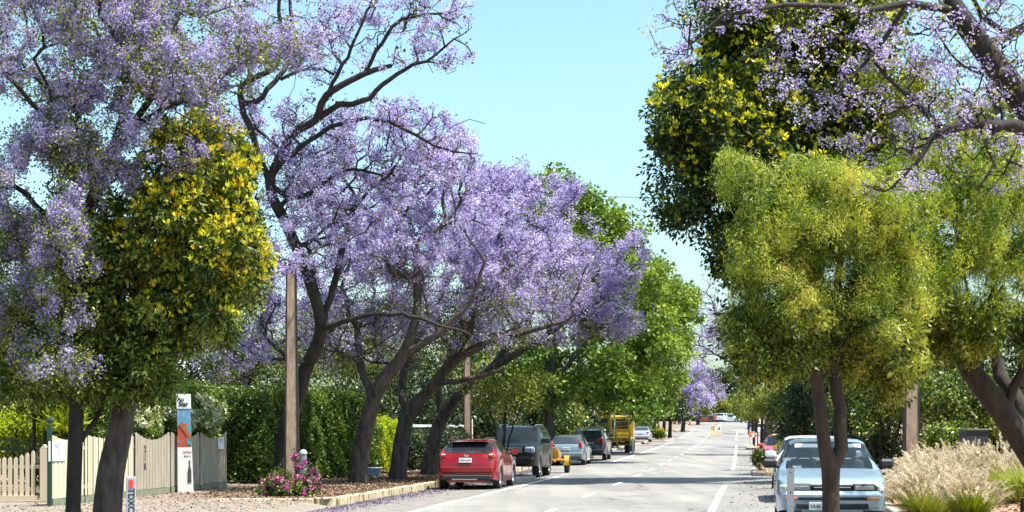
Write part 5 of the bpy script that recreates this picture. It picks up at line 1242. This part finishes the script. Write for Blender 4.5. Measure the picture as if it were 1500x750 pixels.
# R4 jacaranda overhanging from the right
Yj = 18.0; b = ground_pt(1640, Yj)
tree('jacaranda_tree', 'right hand jacaranda reaching in from outside the frame with thick crooked branches', 'tree', b,
     [[(b, .24)] + limb((1620, 640, Yj, .22), (1590, 500, Yj, .19), (1560, 350, Yj, .17), (1530, 200, Yj, .15), (1480, 125, Yj, .14), (1440, 70, Yj, .125), (1400, 15, Yj, .11), (1360, -50, Yj, .09)),
      limb((1550, 300, Yj, .09), (1510, 190, 17.7, .08), (1460, 186, 17.5, .06), (1420, 178, 17.4, .055), (1385, 188, 17.3, .05), (1365, 205, 17.3, .035), (1345, 240, 17.2, .022), (1310, 270, 17.1, .012)),
      limb((1462, 186, 17.5, .03), (1445, 215, 17.4, .025), (1452, 245, 17.4, .018), (1435, 280, 17.3, .01)),
      limb((1470, 112, Yj, .055), (1450, 130, 17.9, .05), (1458, 160, 17.8, .04), (1440, 190, 17.7, .03)),
      limb((1500, 40, 18.2, .05), (1470, 50, 18.2, .04), (1440, 25, 18.2, .03), (1420, -20, 18.2, .02)),
      limb((1400, 15, Yj, .05), (1330, 12, 17.6, .04), (1260, 14, 17.3, .032), (1190, 8, 17, .028), (1120, 12, 16.8, .022), (1060, 25, 16.6, .015), (1010, 60, 16.6, .010)),
      limb((1330, 12, 17.6, .028), (1290, 60, 17.6, .022), (1250, 110, 17.5, .018), (1240, 160, 17.4, .012)),
      limb((1190, 8, 17, .02), (1150, 40, 17, .015), (1120, 70, 17, .012), (1080, 85, 17, .008)),
      limb((1385, 188, 17.3, .03), (1340, 150, 17.5, .025), (1300, 110, 17.6, .018), (1270, 80, 17.6, .012))],
     [lobe(985, 50, 45, 50, 16.6, .4), lobe(1080, 20, 60, 25, 16.8, .5), lobe(1180, 110, 70, 60, 17.2, .6), lobe(1260, 180, 75, 60, 17.4, .6), lobe(1330, 60, 90, 60, 17.6, .8), lobe(1440, 60, 80, 70, 18, .8), lobe(1300, 260, 70, 30, 17.2, .4), lobe(1440, 240, 70, 50, 17.4, .5), lobe(1370, 170, 80, 50, 17.4, .6), lobe(1480, 150, 50, 80, 18, .6), lobe(1340, 130, 60, 60, 17.5, .5), lobe(1480, 20, 50, 40, 18, .6), lobe(1410, 130, 60, 60, 17.6, .5), lobe(1220, 30, 90, 30, 17, .4)],
     1100, [dict(part='blossom', mat=M_jac, clumpw=.4, n=30, spread=.085, size=.027, aspect=.42, frac=.5, tint=(.5, .22), ct=.2), dict(part='leaves', mat=M_olive, n=5, spread=.1, size=.045, frac=.3, tint=(.8, .2)),
           dict(part='seed_pods', mat=M_pod, n=1.4, spread=.1, size=.05, aspect=.5, frac=.06)], 93, JG, M_bark, crook=.24, r_tip=.004, zmin=3.5)
# right mid-distance jacaranda + trees
b = ground_pt(1122, 105)
tree('jacaranda_tree', 'jacaranda with a grey leaning trunk behind the small bright red car', 'tree', b,
     [[(b, .3)] + limb((1126, 620, 105, .27), (1134, 590, 105, .2), (1130, 560, 105, .14), (1110, 520, 105, .08))],
     [lobe(1085, 520, 32, 30, 105, 2.4), lobe(1110, 480, 40, 40, 106, 2.4), lobe(1145, 520, 40, 40, 106, 2.4)], 220, [dict(part='blossom', mat=M_jac, n=40, spread=.36, size=.10, aspect=.42, frac=.7, ct=.18), dict(part='leaves', mat=M_dark, n=60, spread=.5, size=.13, frac=.8, ct=.2, tint=(.5, .3))], 94, JG, M_barkg, r_tip=.012)
b = ground_pt(1105, 152)
tree('jacaranda_tree', 'thin crowned jacaranda against the sky in the gap over the road', 'tree', b,
     [[(b, .3)] + limb((1103, 600, 152, .26), (1085, 540, 150, .2), (1060, 500, 148, .14), (1045, 450, 147, .08)), limb((1085, 540, 150, .14), (1050, 520, 148, .09), (1025, 505, 147, .05))],
     [lobe(1040, 455, 30, 40, 147, 2.4), lobe(1030, 505, 32, 24, 147, 2.2), lobe(1065, 480, 25, 40, 149, 2.4)], 230, [dict(part='blossom', mat=M_jac, n=34, spread=.45, size=.13, aspect=.42, frac=.62, ct=.18), dict(part='leaves', mat=M_olive, n=8, spread=.5, size=.15, frac=.4, ct=.2)], 95, JG, M_bark, crook=.2, r_tip=.02)
RG = 'bottlebrush trees along the right kerb'
for i, (px_, Y_, lo_, m_, lb) in enumerate((
    (1108, 138, [lobe(1108, 590, 28, 24, 138, 1.8), lobe(1095, 600, 18, 14, 138, 1.4)], M_olive, 'yellow green tree with a thin dark trunk behind the two short white posts'),
    (1116, 128, [lobe(1128, 588, 22, 24, 128, 1.6)], M_olive, 'small yellow green tree beside the leaning grey trunk'),
    (1097, 215, [lobe(1092, 596, 14, 14, 215, 2), lobe(1085, 590, 12, 12, 215, 2)], M_mid, 'dark stemmed tree farther off, just right of the far pickup'),
    (1152, 92, [lobe(1160, 590, 28, 34, 92, 1.6), lobe(1175, 610, 22, 20, 92, 1.4)], M_olive, 'leafy tree rising directly behind the small bright red car'))):
    b = ground_pt(px_, Y_); tree('bottlebrush_tree', lb, 'tree', b, [[(b, .13)] + limb((px_, 625, Y_, .12), (px_ + 2, 605, Y_, .08))], lo_, 130, [dict(part='leaves', mat=m_, n=44, spread=.36 * Y_ / 120, size=.15 * Y_ / 120, aspect=.22, mode='droop', tint=(.6, .25), ct=.2)], 100 + i, RG, M_bark, r_tip=.01)
bush('palm_plant', 'bright yellow feathery fronds hanging left of the twin trunks', [lobe(1133, 545, 14, 26, 70, .4), lobe(1140, 515, 16, 12, 70, .4)], M_lime, 45, .40, 110, 'plant', 20, .2, .12, mode='droop', base_px=1165, tint=(.8, .2), trunks=2)
bush('garden_tree', 'tall loose yellow green tree behind the crooked jacaranda boughs at top right', [lobe(1370, 190, 80, 60, 50, 1.6), lobe(1320, 120, 50, 50, 50, 1.4), lobe(1470, 190, 60, 50, 51, 1.6), lobe(1420, 260, 80, 50, 50, 1.6)], M_olive, 420, .13, 119, 'tree', 34, .3, .25, tint=(.6, .3), trunks=2, base_px=1470)
DG = 'dark garden shrubs behind the right verge'
for i, (px_, py_, rx, ry, Y_, m_, lb, tint_) in enumerate((
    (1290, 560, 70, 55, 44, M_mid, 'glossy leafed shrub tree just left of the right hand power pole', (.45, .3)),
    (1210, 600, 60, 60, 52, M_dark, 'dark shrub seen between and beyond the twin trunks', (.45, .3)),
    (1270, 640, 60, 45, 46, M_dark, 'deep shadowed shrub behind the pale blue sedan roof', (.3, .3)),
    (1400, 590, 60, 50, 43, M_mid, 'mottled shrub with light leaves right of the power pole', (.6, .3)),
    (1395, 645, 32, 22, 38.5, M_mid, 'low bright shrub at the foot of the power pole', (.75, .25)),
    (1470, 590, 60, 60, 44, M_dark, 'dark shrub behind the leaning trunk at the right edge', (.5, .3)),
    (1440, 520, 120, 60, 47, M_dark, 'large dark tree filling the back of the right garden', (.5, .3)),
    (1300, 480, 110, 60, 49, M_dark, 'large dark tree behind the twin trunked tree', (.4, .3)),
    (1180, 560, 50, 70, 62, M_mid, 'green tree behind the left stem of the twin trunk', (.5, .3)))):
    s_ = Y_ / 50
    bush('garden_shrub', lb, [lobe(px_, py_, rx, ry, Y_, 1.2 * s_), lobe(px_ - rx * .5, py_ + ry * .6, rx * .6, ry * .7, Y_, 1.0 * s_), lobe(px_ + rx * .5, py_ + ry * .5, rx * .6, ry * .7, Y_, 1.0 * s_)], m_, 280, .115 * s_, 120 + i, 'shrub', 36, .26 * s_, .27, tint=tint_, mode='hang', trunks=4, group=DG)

# ================================================================== HEDGES and flowers
def hedge(name, label, o0, Y0, o1, Y1, dep, h, m, size, dens, seed, group=None, wob=.18, tint=(.5, .25), flowers=None, h0=.1, core=(.02, .03, .012)):
    rng = np.random.default_rng(seed); A = P(o0, Y0); B = P(o1, Y1); t_ = thing(name, label, 'hedge', (A + B) / 2, math.atan2(B.y - A.y, B.x - A.x), group); L = (B - A).length
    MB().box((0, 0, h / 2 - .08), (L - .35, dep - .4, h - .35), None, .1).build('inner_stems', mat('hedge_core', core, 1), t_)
    n = int(dens * (L * h * 2 + L * dep + dep * h * 2)); V_ = []
    ar = np.array([L * h, L * h, L * dep, dep * h, dep * h]); f = rng.choice(5, n, p=ar / ar.sum()); u = rng.uniform(-.5, .5, n); v = rng.uniform(0, 1, n)
    p = np.zeros((n, 3))
    nse = lambda a, b: wob * (np.sin(a * 2.1 + seed) * np.cos(b * 1.7 + seed * 2) + .6 * np.sin(a * 5.3 + b * 4.1) + .4 * np.sin(a * 11 + b * 9)) * .6
    for k in range(5):
        s = f == k
        if k in (0, 1):
            sg = -1 if k == 0 else 1; p[s] = np.stack([u[s] * L, sg * (dep / 2 + nse(u[s] * L, v[s] * h)), h0 + v[s] * (h - h0)], 1)
        elif k == 2: p[s] = np.stack([u[s] * L, (v[s] - .5) * dep, h + nse(u[s] * L * 1.3, v[s] * dep)], 1)
        else:
            sg = -1 if k == 3 else 1; p[s] = np.stack([sg * (L / 2 + nse(u[s] * dep, v[s] * h)), u[s] * dep, h0 + v[s] * (h - h0)], 1)
    p -= unit(p) * (rng.uniform(0, 1, n) ** 2 * .22)[:, None]; p += rng.normal(0, .035, (n, 3))
    d = unit(rng.normal(size=(n, 3)) + np.array([0, 0, -.2])); q = leafquads(p, d, size * rng.uniform(.6, 1.4, n), .28, rng)
    tn_ = np.clip(tint[0] + .22 * np.sin(p[:, 0] * 3.1 + p[:, 2] * 2.3) * np.cos(p[:, 2] * 3.7) + rng.normal(0, tint[1], n), 0, 1)
    quads_mesh('leaves', q, m, t_, tn_)
    return t_
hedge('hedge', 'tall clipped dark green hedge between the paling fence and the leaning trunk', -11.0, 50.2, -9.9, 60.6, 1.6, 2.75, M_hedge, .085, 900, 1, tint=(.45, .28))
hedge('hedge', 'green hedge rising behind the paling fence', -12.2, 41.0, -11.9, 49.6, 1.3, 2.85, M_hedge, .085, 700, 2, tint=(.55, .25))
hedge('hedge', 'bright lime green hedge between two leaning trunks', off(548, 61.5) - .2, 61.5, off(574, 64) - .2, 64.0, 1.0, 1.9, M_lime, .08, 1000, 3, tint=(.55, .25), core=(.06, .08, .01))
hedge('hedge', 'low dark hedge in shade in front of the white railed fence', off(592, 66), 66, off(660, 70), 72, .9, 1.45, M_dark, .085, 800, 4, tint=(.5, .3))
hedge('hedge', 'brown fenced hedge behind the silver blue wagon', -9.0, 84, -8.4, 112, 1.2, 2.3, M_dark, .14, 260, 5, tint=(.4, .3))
hedge('hedge', 'low green hedge beside the far left footpath', -9.0, 150, -8.6, 225, 1.5, 2.4, M_mid, .26, 90, 6, tint=(.5, .3))
hedge('hedge', 'dark hedge along the far right footpath', 9.5, 84, 9.5, 180, 1.5, 2.4, M_dark, .22, 90, 7, tint=(.6, .3))
hedge('hedge', 'dark hedge closing the back of the right garden', 13.0, 30, 11.5, 60, 1.5, 2.7, M_dark, .12, 330, 8, tint=(.4, .3))
bush('flowering_shrub', 'cream flowering shrub spilling over the paling fence', [lobe(262, 614, 66, 22, 45.3, .7), lobe(215, 618, 26, 24, 43.2, .6), lobe(300, 611, 32, 24, 47.2, .7)], M_hedge, 330, .08, 150, 'shrub', 30, .15, flowers=M_cream_fl, fl_n=60, fl_frac=1, fl_size=.085, tint=(.7, .25))
bush('yellow_shrub', 'yellow green leafy shrub behind the iron fence at left', [lobe(45, 620, 40, 35, 43.5, .6), lobe(85, 625, 30, 26, 42.5, .5), lobe(10, 640, 30, 30, 43.5, .6)], M_lime, 260, .10, 151, 'shrub', 24, .18, tint=(.3, .3))
bush('bougainvillea', 'magenta flowering bush at the corner of the stone kerb', [lobe(422, 718, 44, 15, 40.6, .45), lobe(400, 712, 22, 14, 40.4, .35), lobe(448, 712, 24, 20, 41, .4)], M_mid, 170, .07, 152, 'shrub', 20, .10, flowers=M_mag, fl_n=34, fl_frac=.95, fl_size=.05)
bush('flower_stems', 'tall magenta flower heads on thin stems beside the pipe bollard', [lobe(448, 700, 16, 26, 41.4, .2), lobe(462, 695, 8, 8, 41.4, .12), lobe(434, 672, 5, 5, 41.4, .08)], M_mid, 26, .07, 153, 'plant', 9, .10, flowers=M_mag, fl_n=36, fl_frac=.8, fl_size=.05)
bush('grey_shrub', 'grey green shrub at the foot of the near power pole', [lobe(412, 700, 18, 14, 41.9, .3)], M_olive, 50, .05, 154, 'shrub', 20, .10, tint=(.3, .25))
bush('flowering_shrub', 'pink flowering bush on the kerb in front of the small red car', [lobe(1121, 676, 17, 15, 65, .7), lobe(1116, 664, 9, 8, 65, .4)], M_mid, 120, .10, 155, 'shrub', 26, .16, flowers=M_pink, fl_n=26, fl_frac=.4, fl_size=.08, gzf=gz(7, 65))
bush('twiggy_shrub', 'small straw coloured shrub between the pink bush and the pale blue sedan', [lobe(1145, 660, 12, 8, 60, .4)], M_olive, 50, .08, 156, 'shrub', 14, .12, gzf=gz(7, 60), tint=(.9, .2))
bush('dry_tuft', 'dry tuft at the kerb left of the pale blue sedan', [lobe(1133, 693, 9, 7, 45, .2)], M_plume, 14, .22, 157, 'plant', 10, .1, .04, mode='up', gzf=gz(6, 45), trunks=1)
bush('flowering_shrub', 'yellow flowering bush on the planted kerb beyond the silver grey sedan', [lobe(963, 634, 10, 6, 176, .9)], M_hedge, 80, .2, 158, 'shrub', 26, .3, flowers=M_yel, fl_n=26, fl_frac=.6, fl_size=.18, gzf=Zc(176))

# fountain grasses
def grass(label, px, Y, h, rad, npl, nbl, seed, lean=(-.35, 0), name='fountain_grass', plume=True, btint=.6):
    px += 14; nbl = int(nbl * 2.0); npl = int(npl * 1.7); h *= .86
    rng = np.random.default_rng(seed); b = ground_pt(px, Y); t_ = thing(name, label, 'ornamental grass', b, 0, 'plumed grass clumps on the right verge')
    # blades: 4 segment strips
    a = rng.uniform(0, 2 * math.pi, nbl); sp_ = rng.uniform(.1, 1, nbl); L = h * rng.uniform(.3, .78, nbl)
    dr = np.stack([np.cos(a) * sp_ + lean[0] * .6, np.sin(a) * sp_, np.zeros(nbl)], 1); st = np.stack([np.cos(a), np.sin(a), np.zeros(nbl)], 1) * (rng.uniform(0, .6, nbl) * rad)[:, None]
    side = unit(np.cross(dr + 1e-4, np.array([0, 0, 1.0]))) * .0028; K = 5; pts = []
    for k in range(K + 1):
        t = k / K; pts.append(st + dr * (rad * t ** 1.6)[..., None] if False else st + dr * (rad * t ** 1.6) + np.array([0, 0, 1.0]) * (L * (t - .35 * t ** 2.6 * sp_))[:, None])
    Q = []
    for k in range(K):
        w0 = side * (1 - k / K * .85); w1 = side * (1 - (k + 1) / K * .85)
        Q.append(np.stack([pts[k] - w0, pts[k] + w0, pts[k + 1] + w1, pts[k + 1] - w1], 1))
    Q = np.concatenate(Q); tb = np.tile(np.clip(rng.normal(btint, .25, nbl), 0, 1), K)
    quads_mesh('blades', Q, M_blade, t_, tb)
    if plume:
        a = rng.uniform(0, 2 * math.pi, npl); sp_ = rng.uniform(.15, 1.1, npl); hh = h * rng.uniform(.35, 1.08, npl)
        base = np.stack([np.cos(a) * sp_ * rad * .8 + lean[0] * rad * .5, np.sin(a) * sp_ * rad * .8, hh * (1 - .35 * sp_)], 1)
        d = unit(np.stack([np.cos(a) * sp_ * .8 + lean[0], np.sin(a) * sp_ * .8, np.full(npl, .8)], 1) + rng.normal(0, .12, (npl, 3)))
        PLn = rng.uniform(.18, .34, npl); m = 56; idx = np.repeat(np.arange(npl), m); u = rng.uniform(0, 1, len(idx))
        bend = np.array([0, 0, -1.0]) * (u ** 2 * .06)[:, None]
        p = base[idx] + d[idx] * (u * PLn[idx])[:, None] + bend
        hd = unit(d[idx] * 1.0 + rng.normal(0, .38, (len(idx), 3)))
        q = leafquads(p, hd, .05 * np.sin(np.clip(u * .9 + .1, 0, 1) * math.pi) ** .5 + .012, .09, rng)
        quads_mesh('plumes', q, M_plume, t_, np.clip(.5 + rng.normal(0, .22, npl)[idx] + rng.normal(0, .15, len(idx)), 0, 1))
        # stalks
        s0 = np.zeros((npl, 3)) + np.stack([np.cos(a), np.sin(a), np.zeros(npl)], 1) * (rad * .15); e = base; mid = (s0 + e) / 2 + np.array([0, 0, .1])
        sd = np.array([.003, 0, 0]); Q = np.concatenate([np.stack([s0 - sd, s0 + sd, mid + sd, mid - sd], 1), np.stack([mid - sd, mid + sd, e + sd, e - sd], 1)])
        quads_mesh('stalks', Q, M_blade, t_, np.full(len(Q), .9))
    return t_
grass('pale pink plumed grass clump beside the sedan, nearest the car mirror', 1335, 30.5, .95, .55, 130, 800, 201)
grass('plumed grass clump in front of the power pole foot', 1345, 33.5, 1.0, .5, 120, 700, 202)
grass('plumed grass clump low beside the sedan front, lowest on the left', 1336, 27.3, .75, .55, 120, 900, 203)
grass('plumed grass clump at the middle front with bright green blades', 1408, 26.3, .78, .5, 110, 1500, 204, lean=(-.1, 0), btint=.3)
grass('plumed grass clump just below the black bin', 1412, 31.5, 1.05, .55, 140, 800, 205, lean=(-.2, 0))
grass('plumed grass clump between the front clump and the sedan', 1362, 27.8, .85, .5, 120, 900, 206)
grass('plumed grass clump right of the black bin, tallest of the row', 1450, 31.0, 1.1, .5, 110, 900, 207, lean=(.0, 0))
grass('green arching grass clump at the right edge under the leaning trunk', 1490, 29.0, 1.15, .7, 24, 1700, 208, lean=(-.1, 0), btint=.45)
grass('plumed grass clump bending left at the centre of the bed', 1380, 29.5, .95, .55, 130, 900, 209)
grass('plumed grass clump at the back between the pole and the bin', 1372, 35, 1.05, .55, 100, 700, 210)
bush('leafy_weed', 'small blue green leafy weed on the mulch at the bottom right corner', [lobe(1499, 722, 14, 12, 26, .15)], M_olive, 18, .10, 160, 'plant', 8, .08, .15, mode='up', trunks=1)

# ================================================================== LITTER
def scatter(name, n, of, Yf, size, m, seed, zf=None):
    rng = np.random.default_rng(seed); Y = Yf(rng, n); o_ = of(rng, n, Y); p = np.array([[Xc(y) + q, y, gz(q, y) + .012] for q, y in zip(o_, Y)])
    d = unit(rng.normal(size=(n, 3)) * np.array([1, 1, .25])); q = leafquads(p, d, size * rng.uniform(.5, 1.3, n), .35, rng)
    q[:, :, 2] = np.maximum(q[:, :, 2], p[:, None, 2] - .004)
    ob = quads_mesh(name, q, m, None, rng.uniform(0, 1, n)); tag(ob, None, None, None, 'stuff'); return ob
o_ = scatter('fallen_leaves', 26000, lambda r, n, Y: KL - .16 - np.abs(r.normal(0, 2.2, n)), lambda r, n: r.uniform(39.6, 75, n), .07, M_litter, 300)
tag(o_, 'reddish brown leaf litter spread over the left verge', 'leaf litter')
o_ = scatter('fallen_petals', 15000, lambda r, n, Y: KL + .03 + np.abs(r.normal(0, .42, n)), lambda r, n: r.uniform(36, 75, n), .05, M_petals, 301)
tag(o_, 'fallen purple blossom lying in the left gutter', 'petals')
o_ = scatter('fallen_petals', 2500, lambda r, n, Y: r.uniform(3.6, 6.4, n), lambda r, n: r.uniform(30, 110, n), .05, M_litter, 302)
tag(o_, 'scattered dry leaves and petals along the right parking lane', 'leaf litter')
o_ = scatter('fallen_leaves', 2200, lambda r, n, Y: KL - r.uniform(.1, 6, n), lambda r, n: r.uniform(32, 39.4, n), .05, M_litter, 305)
tag(o_, 'thin scatter of brown leaves on the pale driveway at bottom left', 'leaf litter')
o_ = scatter('bark_mulch', 9000, lambda r, n, Y: r.uniform(7, 11, n), lambda r, n: r.uniform(24, 40, n), .07, M_litter, 303)
tag(o_, 'reddish bark mulch around the plumed grasses', 'mulch')
